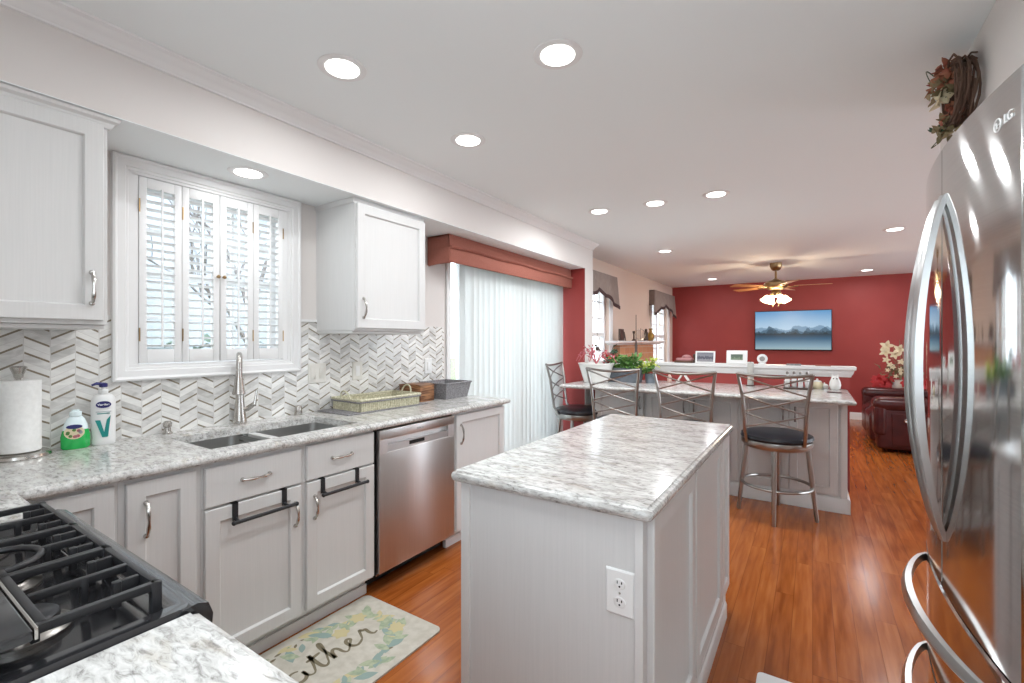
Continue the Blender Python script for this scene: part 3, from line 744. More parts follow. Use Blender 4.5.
# corner + narrow cabinet
t = base_x(YB+.72, .565, 'white corner base cabinet left of the narrow cabinet, beside the range')
d = door_x(t, .345, .553, .115, .862, XC)
t = base_x(.566, .812, 'narrow white base cabinet with single door left of the sink')
d = door_x(t, .583, .792, .115, .860, XC); pull(d, (XC+.02,.637,.785),(XC+.02,.637,.672),(1,0,0))
t = base_x(.813, 1.225, 'white base cabinet under left sink bowl with drawer over door')
d = door_x(t, .820, 1.213, .705, .858, XC, RD, 'drawer'); pull(d, (XC+.02,.955,.785),(XC+.02,1.065,.785),(1,0,0))
d = door_x(t, .820, 1.213, .115, .697, XC); pull(d, (XC+.02,1.180,.625),(XC+.02,1.180,.525),(1,0,0))
t = base_x(1.226, 1.628, 'white base cabinet under right sink bowl, beside the dishwasher')
d = door_x(t, 1.238, 1.620, .705, .865, XC, RD, 'drawer'); pull(d, (XC+.02,1.367,.785),(XC+.02,1.477,.785),(1,0,0))
d = door_x(t, 1.238, 1.620, .115, .697, XC); pull(d, (XC+.02,1.275,.628),(XC+.02,1.275,.528),(1,0,0))
t = base_x(2.262, 2.838, 'white end base cabinet between the dishwasher and the patio door')
d = door_x(t, 2.285, 2.825, .115, .862, XC); pull(d, (XC+.02,2.325,.795),(XC+.02,2.325,.675),(1,0,0))
# shoe strip
struct(MB().box(TK, .35, 0, TK+.012, 1.628, .05).box(TK, 2.262, 0, TK+.012, 2.838, .05).build('trim_3', 'trim', smooth=False))
# towel bars hooked over the doors
def towel_bar(y0, y1, lab):
    t = thing('towel_bar', lab, 'towel bar', (XC+.03, (y0+y1)/2, .62), group='over-door towel bars')
    x = XC+.0205
    for y in (y0+.012, y1-.035):
        mb = MB(); mb.box(x+.0003, y-.011, .632, x+.003, y+.011, .7015); mb.box(XC+.001, y-.011, .6985, x+.003, y+.011, .7015)
        mb.tube([(x+.002,y,.640),(x+.02,y,.634),(x+.036,y,.634)], .007, 8)
        mb.build('hook', 'blackmetal', t)
    MB().tube([(x+.038,y0-.01,.634),(x+.038,y1,.634)], .0075, 10).ell((x+.038,y0-.01,.634),.0095,.008,.0095).ell((x+.038,y1,.634),.0095,.008,.0095).build('rail', 'blackmetal', t)
towel_bar(.915, 1.165, 'black towel bar hooked over the door under the left sink bowl')
towel_bar(1.305, 1.545, 'black towel bar hooked over the door beside the dishwasher')

# ---------------------------------------------------------------- dishwasher
t = thing('dishwasher', 'stainless steel dishwasher with pocket handle under the counter', 'dishwasher', (-2.2, 1.945, 0))
MB().box(XW+.03, 1.632, .1, XC-.005, 2.258, .872).build('tub', 'dark', t, smooth=False)
x = XC+.004; mb = MB()
ya, yb, za, zb = 1.645, 2.248, .112, .868; ha, hb, hz0, hz1 = 1.70, 2.19, .745, .815
mb.rbox(x-.006, ya, za, x+.026, yb, hz0, .004); mb.rbox(x-.006, ya, hz1, x+.026, yb, zb, .004)
mb.box(x-.006, ya+.001, hz0-.004, x+.0255, ha, hz1+.004); mb.box(x-.006, hb, hz0-.004, x+.0255, yb-.001, hz1+.004)
mb.build('door', 'dw_steel', t)
mb = MB(); mb.box(x-.012, ha, hz0, x-.008, hb, hz1)
mb.build('pocket', 'dw_steel', t, smooth=False)
MB().box(x-.008, ha, hz0, x+.020, hb, hz0+.038).build('handle_lip', 'handle_steel', t, smooth=False)
MB().box(x+.020, 1.865, hz0+.012, x+.0215, 1.985, hz0+.032).build('display', 'dark', t, smooth=False)
text_mesh('BOSCH', .016, 'lettering', 'grey_print', basis((x+.0265, 1.945, .84), (0,1,0), (0,0,1)), t)
MB().box(-2.045, 1.632, .012, -2.03, 2.258, .112).build('kick_plate', 'dark', t, smooth=False)
MB().box(-2.03, 1.72, .035, -2.024, 2.2, .055).build('vent_strip', 'nickel', t, smooth=False)

# ---------------------------------------------------------------- countertops
def edge_prof(top=.914, th=.034):
    return [(-.03,top),(-.016,top),(-.0145,top-.003),(-.012,top-.005),(-.004,top-.007),(0,top-.014),(.0005,top-.020),(-.002,top-.028),(-.008,top-th),(-.03,top-th)]
SY0, SY1, SX0, SX1 = .870, 1.575, -2.365, -1.985     # sink hole
CX = -1.888; top, bot = .914, .880; T_ = .03
mb = MB()
mb.box(XW+.0085, .33, bot, SX0, 2.842, top)
mb.box(SX1, .33, bot, CX-T_, 2.842, top)
mb.box(SX0, .33, bot, SX1, SY0, top); mb.box(SX0, SY1, bot, SX1, 2.842, top)
# corner leg running to the range
mb.box(XW+.0085, YB+.0005, bot, -1.583, .33-.06+.03, top); mb.box(XW+.0085, .30, bot, CX-T_, .33, top)
mb.sweep([(-1.583, .33),(CX, .33),(CX, 2.872),(XW+.0085, 2.872)][::1], [(o, z) for o, z in edge_prof()] )
ct = mb.build('countertop', 'quartz', smooth=False)
tag(ct, 'speckled white grey stone countertop running from the range past the sink', 'countertop')
# near counter right of the range
mb = MB(); mb.box(-.818, YB+.0005, bot, -.295, .315, top)
mb.sweep([(-.265, YB+.0005),(-.265,.345),(-.818,.345)], edge_prof())
tag(mb.build('countertop', 'quartz', smooth=False), 'speckled stone countertop right of the range at the bottom edge', 'countertop')
t = thing('base_cabinet', 'white base cabinet below the near counter right of the range', 'cabinet', (-.55, -.05, 0))
MB().box(-.816, YB+.001, .10, -.31, .285, .8795).box(-.81, YB+.001, 0, -.33, .22, .1).build('cabinet_body', 'cab', t, smooth=False)
d = MB().rings((-.32,.285,.115),(-1,0,0),(0,0,1),(0,1,0),.46,.745,RG).build('door','cab',t, ang=20)
pull(d, (-.74,.305,.79),(-.74,.305,.68),(0,1,0))

# ---------------------------------------------------------------- sink and faucet
t = thing('kitchen_sink', 'undermount stainless double bowl sink', 'sink', (-2.175, 1.22, .68))
def bowl(y0, y1, x0=SX0-.004, x1=SX1+.004, zb=.69):
    mb = MB(); n = 6; r = .04
    def loop(ins, z, rr):
        pts = []
        for cx, cy, a0 in ((x1-ins-rr, y1-ins-rr, 0),(x0+ins+rr, y1-ins-rr, 90),(x0+ins+rr, y0+ins+rr, 180),(x1-ins-rr, y0+ins+rr, 270)):
            for k in range(n): a = math.radians(a0+90*k/(n-1)); pts.append((cx+rr*math.cos(a), cy+rr*math.sin(a), z))
        return pts
    L = [loop(0,.8795,r), loop(.003,.8795,r), loop(.008,.73,r), loop(.03,zb+.006,r*.8), loop(.06,zb,r*.6)]
    L2 = [loop(-.002,.8795,r), loop(.002,zb-.01,r)]
    vs = [p for q in L for p in q]; m = 4*n; fs = []
    for i in range(len(L)-1):
        for j in range(m): a, b = i*m+j, i*m+(j+1)%m; fs.append((a,b,b+m,a+m))
    fs.append(tuple((len(L)-1)*m+j for j in range(m)))
    mb.add(vs, fs); return mb
for (a, b) in ((SY0-.003, 1.150),(1.165, SY1+.003)):
    o_ = bowl(a, b).build('bowl', 'sink', t)
    MB().lathe([(.04,0),(.042,.003),(.03,.004),(.02,.002)], (-2.18,(a+b)/2,.6902), 16).build('drain', 'nickel', o_)
MB().rbox(SX0-.003, 1.146, .855, SX1+.003, 1.169, .866, .003).build('divider', 'nickel', t)
fx, fy = -2.482, 1.225
t = thing('faucet', 'brushed nickel pull-down kitchen faucet behind the sink', 'faucet', (fx, fy, .914))
MB().lathe([(.033,0),(.034,.004),(.032,.02),(.025,.07),(.020,.12),(.0185,.155),(.018,.16)], (fx,fy,.914), 20).build('faucet_body', 'nickel', t)
dx, dy = .88, -.475
pts = [(fx,fy,1.07),(fx,fy,1.20)]
for k in range(9):
    a = PI*k/8; R = .055; u = R-R*math.cos(a); pts.append((fx+dx*u, fy+dy*u, 1.225+R*math.sin(a)*.9))
pts.append((fx+dx*.11, fy+dy*.11, 1.20))
MB().tube(pts, .0125, 12).build('spout', 'nickel', t)
MB().lathe([(.026,0),(.029,.004),(.028,.014),(.024,.03),(.018,.075),(.014,.10),(.013,.12)], (fx+dx*.11,fy+dy*.11,1.075), 18).build('spray_head', 'nickel', t)
MB().tube([(fx,fy,.975),(fx+.025,fy+.03,.99),(fx+.035,fy+.055,1.01)], [.012,.013,.011], 10).tube([(fx+.035,fy+.055,1.0),(fx+.038,fy+.062,1.05),(fx+.04,fy+.066,1.085)], [.009,.006,.005], 10).build('lever', 'nickel', t)
t = thing('soap_dispenser', 'short nickel soap pump left of the faucet', 'soap dispenser', (-2.487, .908, .914))
MB().lathe([(.021,0),(.021,.006),(.014,.012),(.013,.03),(.017,.034),(.018,.05),(.012,.058)], (-2.487,.908,.914), 16).build('pump_body', 'nickel', t)
MB().tube([(-2.487,.908,.965),(-2.47,.900,.970),(-2.445,.888,.958)], [.008,.007,.006], 8).build('nozzle', 'nickel', t)
t = tag(lift(MB().lathe([(.020,0),(.021,.004),(.019,.045),(.016,.054),(.006,.057)], (-2.487,1.552,.914), 18).build('air_gap', 'nickel')), 'small nickel air gap cap right of the faucet', 'air gap')

# ---------------------------------------------------------------- counter items
px_, py_ = -2.44, .425
t = thing('paper_towel_holder', 'steel paper towel stand at the far left of the counter', 'paper towel holder', (px_,py_,.914))
MB().lathe([(.086,0),(.088,.004),(.086,.014),(.078,.020),(.02,.021)], (px_,py_,.914), 36).build('base', 'nickel', t)
MB().cyl((px_,py_,.93),(px_,py_,1.215), .007, 10).build('rod', 'nickel', t)
MB().lathe([(.012,0),(.014,.012),(.022,.034),(.023,.040),(.016,.044)], (px_,py_,1.205), 18).build('finial', 'nickel', t)
mb = MB(); mb.lathe([(.020,0),(.058,0),(.060,.002),(.060,.258),(.058,.26),(.020,.26)], (px_,py_,.937), 40)
tag(lift(mb.build('paper_towel_roll', 'paper')), 'white paper towel roll on the steel stand', 'paper towels')
# green dish soap
sx_, sy_ = -2.455, .585
t = thing('dish_soap_bottle', 'low clear bottle of green dish soap beside the lotion bottle', 'soap bottle', (sx_,sy_,.914))
MB().lathe([(.038,0),(.044,.006),(.045,.05),(.039,.075)], (sx_,sy_,.914), 24, .55, 1).build('liquid', 'green_soap', t)
MB().lathe([(.039,.0751),(.036,.095),(.027,.118),(.018,.128),(.014,.132)], (sx_,sy_,.914), 24, .55, 1).build('bottle_top', 'clear', t)
MB().lathe([(.016,.128),(.019,.130),(.019,.146),(.012,.149),(.012,.155)], (sx_,sy_,.914), 16).build('cap', 'clear', t)
mb = MB(); R1 = basis((sx_+.026, sy_-.010, .982), (.25,1,0), (0,0,1))
mb.lathe([(.029,0),(.030,.001),(.029,.002)], (0,0,0), 20, 1, .9); mb.xf(R1); mb.build('label', 'cream', t)
mb = MB().lathe([(.024,0),(.024,.0012)], (0,.022,.002), 16, 1, .35); mb.xf(R1); mb.build('label_banner', 'navy', t)
rn = random.Random(1)
for mm, cnt in (('pink', 3),('leaf', 4),('grey_print', 3)):
    mb = MB()
    for k in range(cnt): a = rn.uniform(0,6.28); mb.lathe([(.006,0),(.006,.001)], (.019*math.cos(a), -.004+.013*math.sin(a), .0021), 8)
    mb.xf(R1); mb.build('label_fruit', mm, t)
# lotion bottle
lx, ly = -2.46, .672
t = thing('lotion_bottle', 'white lotion bottle with navy pump and teal V in front of the tile', 'lotion bottle', (lx,ly,.914))
mb = MB(); mb.lathe([(.034,0),(.038,.004),(.039,.02),(.039,.175),(.037,.190),(.028,.204),(.015,.209)], (0,0,0), 28, .62, 1); F1 = Matrix.Translation((lx,ly,.914)) @ Matrix.Rotation(math.radians(-14),4,'Z'); mb.xf(F1); mb.build('bottle', 'white', t)
MB().lathe([(.015,.209),(.016,.211),(.016,.225),(.007,.229),(.006,.237)], (lx,ly,.914), 16).build('collar', 'white', t)
MB().lathe([(.012,.236),(.014,.238),(.014,.250),(.008,.254)], (lx,ly,.914), 16).tube([(lx,ly,.914+.248),(lx-.004,ly-.02,.914+.252),(lx-.006,ly-.036,.914+.245)], [.007,.006,.004], 8).build('pump', 'navy', t)
LB = F1 @ basis((.0248, 0, .008), (0,1,0), (0,0,1))
def flatpoly(pl, m, name, h=.0012, z0=0.0, B=LB):
    mb = MB().prism(pl, z0, z0+h); mb.xf(B); return mb.build(name, m, t, smooth=False)
flatpoly([(.025*math.cos(a*PI/10)*(1 if abs(math.cos(a*PI/10))<.8 else .96), .158+.014*math.sin(a*PI/10)) for a in range(20)], 'navy', 'logo_oval', z0=-.002, h=.0042)
text_mesh('Vaseline', .0112, 'lettering', 'white', LB @ Matrix.Translation((0,.158,.0026)), t, .0003, .0003)
flatpoly([(-.026,.095),(-.010,.095),(.002,.045),(.010,.095),(.022,.112),(.014,.025),(-.004,.025)], 'teal', 'letter_v', z0=-.003, h=.0045)
flatpoly([(-.024,.128),(.024,.128),(.024,.130),(-.024,.130)], 'grey_print', 'print_line', z0=-.003, h=.0040)
flatpoly([(-.020,.120),(.020,.120),(.020,.123),(-.020,.123)], 'teal', 'print_line', z0=-.003, h=.0040)

# wicker tray on its mat
tx, ty = -2.355, 2.02
mb = MB(); M0 = Matrix.Translation((tx,ty,.914)) @ Matrix.Rotation(math.radians(-2),4,'Z')
mb.rbox(-.155,-.33,0,.155,.30,.006,.003); mb.xf(M0)
tag(lift(mb.build('serving_board', 'greywicker')), 'thin dark board lying under the wicker tray', 'board')
t = thing('wicker_tray', 'cream wicker tray with two loop handles on the counter', 'tray', (tx,ty,.9202))
mb = MB(); M1 = Matrix.Translation((tx,ty,.9205)) @ Matrix.Rotation(math.radians(-2),4,'Z')
mb.box(-.128,-.225,0,.128,.225,.006)
for (a,b,c,d) in ((-.135,-.235,.135,-.225),(-.135,.225,.135,.235),(-.135,-.235,-.125,.235),(.125,-.235,.135,.235)): mb.box(a,b,0,c,d,.062)
# upright stakes
k = -.225
while k < .23:
    mb.tube([(.135,k,.002),(.139,k,.066)], .0035, 5); mb.tube([(-.135,k,.002),(-.139,k,.066)], .0035, 5); k += .0145
k = -.125
while k < .13:
    mb.tube([(k,.235,.002),(k,.239,.066)], .0035, 5); mb.tube([(k,-.235,.002),(k,-.239,.066)], .0035, 5); k += .0145
mb.xf(M1); mb.build('basket_body', 'wicker', t)
mb = MB(); c4 = [(-.139,-.239),(.139,-.239),(.139,.239),(-.139,.239),(-.139,-.239)]
mb.tube([(a,b,.068) for a,b in c4], .0075, 8); mb.xf(M1); mb.build('rim', 'wicker', t)
mb = MB(); mb.tube([(a,b,.055) for a,b in [(q[0]*1.012,q[1]*1.01) for q in c4]], .0045, 6); mb.xf(M1); mb.build('grey_band', 'greywicker', t)
for s in (-1, 1):
    mb = MB(); mb.tube([(.045*math.cos(a*PI/8), s*.239+s*.012*math.sin(a*PI/8), .07+.05*math.sin(a*PI/8)) for a in range(9)], .0055, 7); mb.xf(M1); mb.build('handle', 'wicker', t)
# wooden box, curved lid
t = thing('wooden_box', 'brown rustic wooden box between wicker tray and grey basket', 'box', (-2.4, 2.41, .914))
MB().rbox(-2.495, 2.335, .914, -2.285, 2.475, 1.025, .004).build('box_body', 'rustic', t)
MB().prism([(-2.497,1.0255),(-2.283,1.0255),(-2.283,1.030),(-2.33,1.036),(-2.45,1.036),(-2.497,1.030)], 2.333, 2.477, 'y').build('lid', 'rustic', t)
# grey basket flared
t = thing('grey_basket', 'grey woven rectangular basket at the end of the counter', 'basket', (-2.34, 2.665, .914))
mb = MB(); x0,x1,y0,y1 = -2.46,-2.235,2.545,2.79; f = .022; h = .115
vs = [(x0,y0,0),(x1,y0,0),(x1,y1,0),(x0,y1,0),(x0-f,y0-f,h),(x1+f,y0-f,h),(x1+f,y1+f,h),(x0-f,y1+f,h)]; g = .008
vs += [(x0-f+g,y0-f+g,h),(x1+f-g,y0-f+g,h),(x1+f-g,y1+f-g,h),(x0-f+g,y1+f-g,h),(x0+g,y0+g,.01),(x1-g,y0+g,.01),(x1-g,y1-g,.01),(x0+g,y1-g,.01)]
mb.add([(a,b,.914+c) for a,b,c in vs], [(0,3,2,1),(12,13,14,15)]+[(i,(i+1)%4,(i+1)%4+4,i+4) for i in range(4)]+[(i+4,(i+1)%4+4,(i+1)%4+8,i+8) for i in range(4)]+[(i+8,(i+1)%4+8,(i+1)%4+12,i+12) for i in range(4)])
mb.build('basket_body', 'greywicker', t, smooth=False)
mb = MB(); c = [(x0-f,y0-f),(x1+f,y0-f),(x1+f,y1+f),(x0-f,y1+f),(x0-f,y0-f)]; mb.tube([(a,b,.914+h) for a,b in c], .007, 7); mb.build('rim', 'greywicker', t)

# ================================================================ RANGE
t = thing('gas_range', 'black gas range with cast iron grates at the lower left', 'range', (-1.18, -.05, 0))
RX0, RX1, RF = -1.578, -.824, .322
MB().box(RX0, YB+.002, .02, RX1, RF-.02, .895).build('range_body', 'blackmetal', t, smooth=False)
# cooktop pan: dished
mb = MB(); mb.rings((RX0, YB+.002, .895), (1,0,0), (0,1,0), (0,0,1), RX1-RX0, RF+.028-YB-.002, [(0,0),(-.0,.012),(.006,.024),(.026,.026),(.040,.018),(.052,.006),(.06,.005)])
mb.build('cooktop', 'black', t, ang=50)
# bull-nosed front panel with the knobs below
mb = MB(); pf = [(RF-.02,.80),(RF+.020,.80),(RF+.040,.86),(RF+.043,.895),(RF+.036,.915),(RF+.020,.921),(RF-.0,.918),(RF-.02,.90)]
mb.prism(pf, RX0, RX1, 'x'); mb.build('control_panel', 'black', t)
for k in range(5):
    xx = RX0+.09+k*(RX1-RX0-.18)/4
    MB().tube([(xx,RF+.028,.845),(xx,RF+.055,.85),(xx,RF+.068,.852)], [.024,.022,.018], 18).build('knob', 'dark_nickel', t)
d = MB().rbox(RX0+.01, RF-.019, .22, RX1-.01, RF+.02, .79, .006).build('oven_door', 'black', t)
MB().tube([(RX0+.06,RF+.02,.75),(RX0+.06,RF+.06,.752),(RX1-.06,RF+.06,.752),(RX1-.06,RF+.02,.75)], .011, 10).build('door_handle', 'nickel', d)
MB().rbox(RX0+.01, RF-.019, .04, RX1-.01, RF+.02, .21, .006).build('drawer', 'black', t)
# grates
def grate(x0, x1, y0, y1, ring=False):
    mb = MB(); z1 = .957; h = .013; w_ = .011
    B = lambda p, q: mb.bar((*p, z1-h/2), (*q, z1-h/2), w_, h)
    def skirt(p, q):   # taller outer rim like on the photo
        mb.bar((*p, z1-.012), (*q, z1-.012), .010, .024)
    skirt((x0,y0),(x1,y0)); skirt((x0,y1),(x1,y1)); 
    B((x0,y0),(x0,y1)); B((x1,y0),(x1,y1))
    for (a, b) in ((x0,y0),(x1,y0),(x0,y1),(x1,y1)):
        mb.prism([(a-.007,b-.007),(a+.007,b-.007),(a+.007,b+.007),(a-.007,b+.007)], .902, z1)
    xc = (x0+x1)/2; xm = (y0+y1)/2
    for yc in (y0+(y1-y0)*.25, y0+(y1-y0)*.80):
        if ring:
            r = .062; mb.tube([(xc+r*math.cos(2*PI*j/24), yc+r*math.sin(2*PI*j/24), z1-.006) for j in range(25)], .0065, 6, caps=False)
            B((x0,yc),(xc-r,yc)); B((xc+r,yc),(x1,yc)); B((xc,yc+r),(xc,min(y1,yc+.2))); B((xc,yc-r),(xc,max(y0,yc-.18)))
        else:
            B((x0,yc),(x1,yc)); B((xc,max(y0,yc-.18)),(xc,yc-.006)); B((xc,yc+.006),(xc,min(y1,yc+.2)))
        for s, q in ((-1,0),(1,0),(0,-1),(0,1)):
            a, b = xc+s*.07, yc+q*.07; mb.prism([(a-.006,b-.005),(a+.006,b-.005),(a+.006,b+.005),(a-.006,b+.005)], .915, z1-.001)
    for s in (-1, 1):
        xx = xc+s*(x1-x0)*.27
        for yy, d in ((y0, 1),(y1, -1)):
            mb.bar((xx, yy+d*.006, z1-.012),(xx, yy+d*.035, z1-.012), .009, .022)
            mb.prism([(xx-.006,yy+d*.029),(xx+.006,yy+d*.029),(xx+.006,yy+d*.040),(xx-.006,yy+d*.040)], .915, z1-.0005)
    B((x0+.005,xm),(x1-.005,xm))
    return mb.build('grate', 'iron', t, bevel=.0015)
gx = [(RX0+.045, -1.303), (-1.297, -1.108), (-1.102, -.880)]
for k, (a, b) in enumerate(gx): grate(a, b, -.34, .305, k == 1)
for (a, b), r in zip(gx, (.040, .046, .040)):
    xc = (a+b)/2
    for yc in (-.34+.645*.25, -.34+.645*.80):
        MB().lathe([(r+.018,.900),(r+.018,.906),(r+.008,.910),(r+.004,.915)], (xc,yc,0), 28).build('burner_base', 'dark_nickel', t)
        MB().lathe([(r,.9155),(r+.002,.918),(r+.001,.925),(r-.006,.929)], (xc,yc,0), 28).build('burner_cap', 'iron', t)
# glass griddle cover laid on the grates
t = thing('glass_stove_cover', 'black glass cover with chrome edge lying on the range grates', 'stove cover', (-1.05, .0, .9575))
MB().rbox(-1.29, -.30, .9578, -.83, .158, .972, .003).build('glass_panel', 'black', t)
MB().rbox(-1.29, .1585, .9585, -.83, .1625, .9735, .001).build('chrome_edge', 'nickel', t)

# ================================================================ ISLAND
t = thing('kitchen_island', 'white kitchen island cabinet with paneled side doors', 'kitchen island', (-.67, 1.88, 0))
ix0, ix1, iy0, iy1 = -.972, -.372, 1.195, 2.56
MB().box(ix0, iy0, .0, ix1, iy1, .8795).build('cabinet_body', 'cab', t, smooth=False)
for a, b in ((ix0-.004, ix0+.030),(ix1-.019, ix1+.004)): MB().box(a, iy0-.010, 0, b, iy0, .8795).build('corner_post', 'cab_plain', t, smooth=False, bevel=.002)
for (a, b) in ((1.232,1.748),(1.765,2.325),(2.342,2.548)):
    d = door_x(t, a, b, .115, .868, ix1, RG)
mb = MB(); pf = [(0,0),(.020,0),(.020,.065),(.016,.075),(.012,.08),(.012,.098),(.006,.105),(0,.106)]
mb.sweep([(ix0-.004, iy0-.010),(ix1+.004, iy0-.010),(ix1+.004,2.44)], pf); mb.build('base_molding', 'cab_plain', t)
def rrect(x0,y0,x1,y1,r,n=6):
    pts = []
    for cx, cy, a0 in ((x1-r,y1-r,90),(x0+r,y1-r,180),(x0+r,y0+r,270),(x1-r,y0+r,0)):
        pass
    for cx, cy, a0 in ((x1-r,y0+r,-90),(x1-r,y1-r,0),(x0+r,y1-r,90),(x0+r,y0+r,180)):
        for k in range(n): a = math.radians(a0+90*k/(n-1)); pts.append((cx+r*math.cos(a), cy+r*math.sin(a)))
    return pts
def slab(x0,y0,x1,y1,lab,r=.02,rot=None):
    path = rrect(x0,y0,x1,y1,r); mb = MB(); pf = edge_prof()[1:-1]
    mb.sweep(path, pf, True); k = len(pf); n = len(path); 
    mb.f.append(tuple(i*k for i in range(n))); mb.f.append(tuple(i*k+k-1 for i in range(n-1,-1,-1)))
    return tag(mb.build('countertop', 'quartz', ang=30), lab, 'countertop')
slab(-1.005, 1.158, -.338, 2.60, 'speckled white stone countertop of the kitchen island')
def outlet(t, O, U, V, w_=.072, h=.115):
    Nn = Vector(U).cross(Vector(V)); O = Vector(O)
    MB().rings(O, U, V, Nn, w_, h, [(0,0),(0,.003),(.004,.006)]).build('cover', 'white', t)
    for zc in (.3, .7):
        c = O+Vector(U)*w_/2+Vector(V)*h*zc
        mb = MB().lathe([(.0165,0),(.0165,.002),(.015,.003)], (0,0,0), 18, 1, .85); B = basis(c+Nn*.0055, U, V); mb.xf(B); s_ = mb.build('socket', 'white', t)
        mb = MB(); mb.box(-.0075,.001,.0025,-.0045,.009,.0034); mb.box(.0045,.001,.0025,.0075,.008,.0034); mb.lathe([(.0028,.0025),(.0028,.0034)],(0,-.006,0),8); mb.xf(B); mb.build('slots', 'dark', s_, smooth=False)
    mb = MB().lathe([(.003,0),(.003,.0015)], (0,0,0), 8); mb.xf(basis(O+Vector(U)*w_/2+Vector(V)*h/2+Nn*.0055, U, V)); mb.build('screw', 'nickel', t)
t = thing('power_outlet', 'white duplex outlet on the end panel of the island', 'outlet', (-.425, iy0, .61))
outlet(t, (-.472, iy0-.0002, .605), (1,0,0), (0,0,1), .080, .122)

# ================================================================ PENINSULA
pz = .8795
def base_ny(x0, x1, doors, lab, hands):
    t = thing('base_cabinet', lab, 'cabinet', ((x0+x1)/2, 4.7, 0))
    yf = 4.42
    MB().box(x0, yf, 0, x1, 5.0, pz).build('cabinet_body', 'cab', t, smooth=False)
    for (a, b) in doors: 
        door_ny(t, a, b, .135, .862, yf)
    for hx in hands: pull(t, (hx, yf-.02, .80), (hx, yf-.02, .69), (0,-1,0), m='dark_nickel')
    MB().sweep([(x0, yf),(x1, yf)], [(0,0),(.024,0),(.024,.10),(.016,.112),(0,.118)]).build('base_molding', 'cab_plain', t)
    return t
base_ny(-1.868, -1.352, [(-1.85,-1.365)], 'white peninsula base cabinet at the left end, behind the stools', [-1.40])
base_ny(-1.351, -.531, [(-1.338,-.948),(-.942,-.545)], 'white double door peninsula cabinet behind the middle stool', [-.988,-.901])
t = base_ny(-.530, .225, [(-.515,-.165),(-.159,.165)], 'white double door peninsula cabinet behind the rightmost stool', [-.204,-.12])
MB().box(.185, 4.405, 0, .226, 4.42, pz).build('corner_post', 'cab_plain', t, smooth=False)
MB().sweep([(.225, 4.396),(.225, 5.0)], [(0,0),(.020,0),(.020,.10),(.014,.112),(0,.118)]).build('base_molding', 'cab_plain', t)
slab(-2.10, 4.06, .262, 5.05, 'speckled stone countertop of the long peninsula with stools') if False else None
mb = MB(); mb.box(-2.058, 4.117, .880, .220, 4.763, .914); mb.box(-2.10, 4.763, .880, .220, 5.049, .914)
mb.sweep([(-2.10, 4.763),(-2.10,4.075),(.262,4.075),(.262,5.049)], [(-.042,.914)]+edge_prof()[1:-1]+[(-.042,.880)])
tag(mb.build('countertop', 'quartz', smooth=False), 'speckled stone countertop of the long peninsula with stools', 'countertop')
# half wall behind it with white cap
struct(MB().box(XF+.001, 5.05, 0, .275, 5.17, 1.075).build('wall_half', 'red', smooth=False))
pf = [(0,1.018),(.010,1.020),(.014,1.035),(.022,1.046),(.028,1.062),(.032,1.078),(.045,1.085),(.047,1.112),(0,1.112),(-.059,1.112),(-.059,1.076),(0,1.076)]
struct(MB().sweep([(XF+.001, 5.05),(.275, 5.05),(.275, 5.17),(XF+.001,5.17)], pf).build('trim_5', 'trim'))

# ================================================================ STOOLS
def make_stool():
    t = thing('bar_stool', '', 'bar stool', (0,0,0), group='metal bar stools at the peninsula')
    # local frame: sitter faces +Y, backrest at -Y
    for k in range(4):
        a = k*PI/2
        p0 = Vector((.205*math.cos(a), .205*math.sin(a), .545)); p1 = Vector((.262*math.cos(a), .262*math.sin(a), 0))
        MB().tube([p0, p0.lerp(p1,.5), p1+Vector((0,0,.012)), p1], [.0175,.017,.0135,.012], 12).build('leg', 'stool_metal', t)
    MB().lathe([(.215,.530),(.225,.535),(.232,.553),(.240,.556),(.243,.575),(.240,.588),(.215,.590)], n=36).build('seat_frame', 'stool_metal', t)
    MB().lathe([(.20,.588),(.236,.590),(.248,.606),(.243,.628),(.205,.644),(.12,.652),(.01,.655)], n=36).build('seat', 'vinyl', t)
    R = .238
    MB().tube([(R*math.cos(2*PI*j/36), R*math.sin(2*PI*j/36), .245) for j in range(37)], .0115, 8, caps=False).build('foot_ring', 'stool_metal', t)
    def post(s):
        pts = [(s*.188, -.155, .575), (s*.192, -.205, .66), (s*.197, -.222, .78), (s*.208, -.236, .93), (s*.232, -.268, 1.08), (s*.238,-.276,1.105)]
        return pts
    for s in (-1,1): MB().tube(post(s), [.012,.013,.0135,.0135,.012,.011], 8).build('back_post', 'stool_metal', t)
    def P(s, z):
        q = post(s)
        for i in range(len(q)-1):
            if q[i][2] <= z <= q[i+1][2]: u = (z-q[i][2])/(q[i+1][2]-q[i][2]); return Vector(q[i]).lerp(Vector(q[i+1]), u)
    def arc(a, b, dep=.03):
        return [a.lerp(b, k/8)+Vector((0,-dep*math.sin(PI*k/8),0)) for k in range(9)]
    mb = MB(); mb.tube([p+Vector((0,0,-.018*math.sin(PI*k/8))) for k, p in enumerate(arc(P(-1,1.10),P(1,1.10)))], .011, 8); mb.build('top_rail', 'stool_metal', t)
    mb = MB()
    zs = [(1.085,.945),(.945,1.085),(.935,.815),(.815,.935),(.805,.700),(.700,.805)]
    for za, zb in zs: mb.tube(arc(P(-1,za),P(1,zb)), .0065, 6)
    mb.build('cross_rods', 'stool_metal', t)
    return t
s0 = make_stool()
s0.location = (-.235, 4.085, 0); s0['label'] = 'metal bar stool with black seat at right end of the peninsula, wholly visible'
dup(s0, (-.86, 4.085, 0), 0, 'metal bar stool whose back rises behind the middle of the island')
dup(s0, (-1.455, 4.085, 0), 0, 'metal bar stool in front of the planter, behind the island left corner')
dup(s0, (-2.07, 4.46, 0), -PI/2+.12, 'metal bar stool turned sideways in front of the patio blinds')

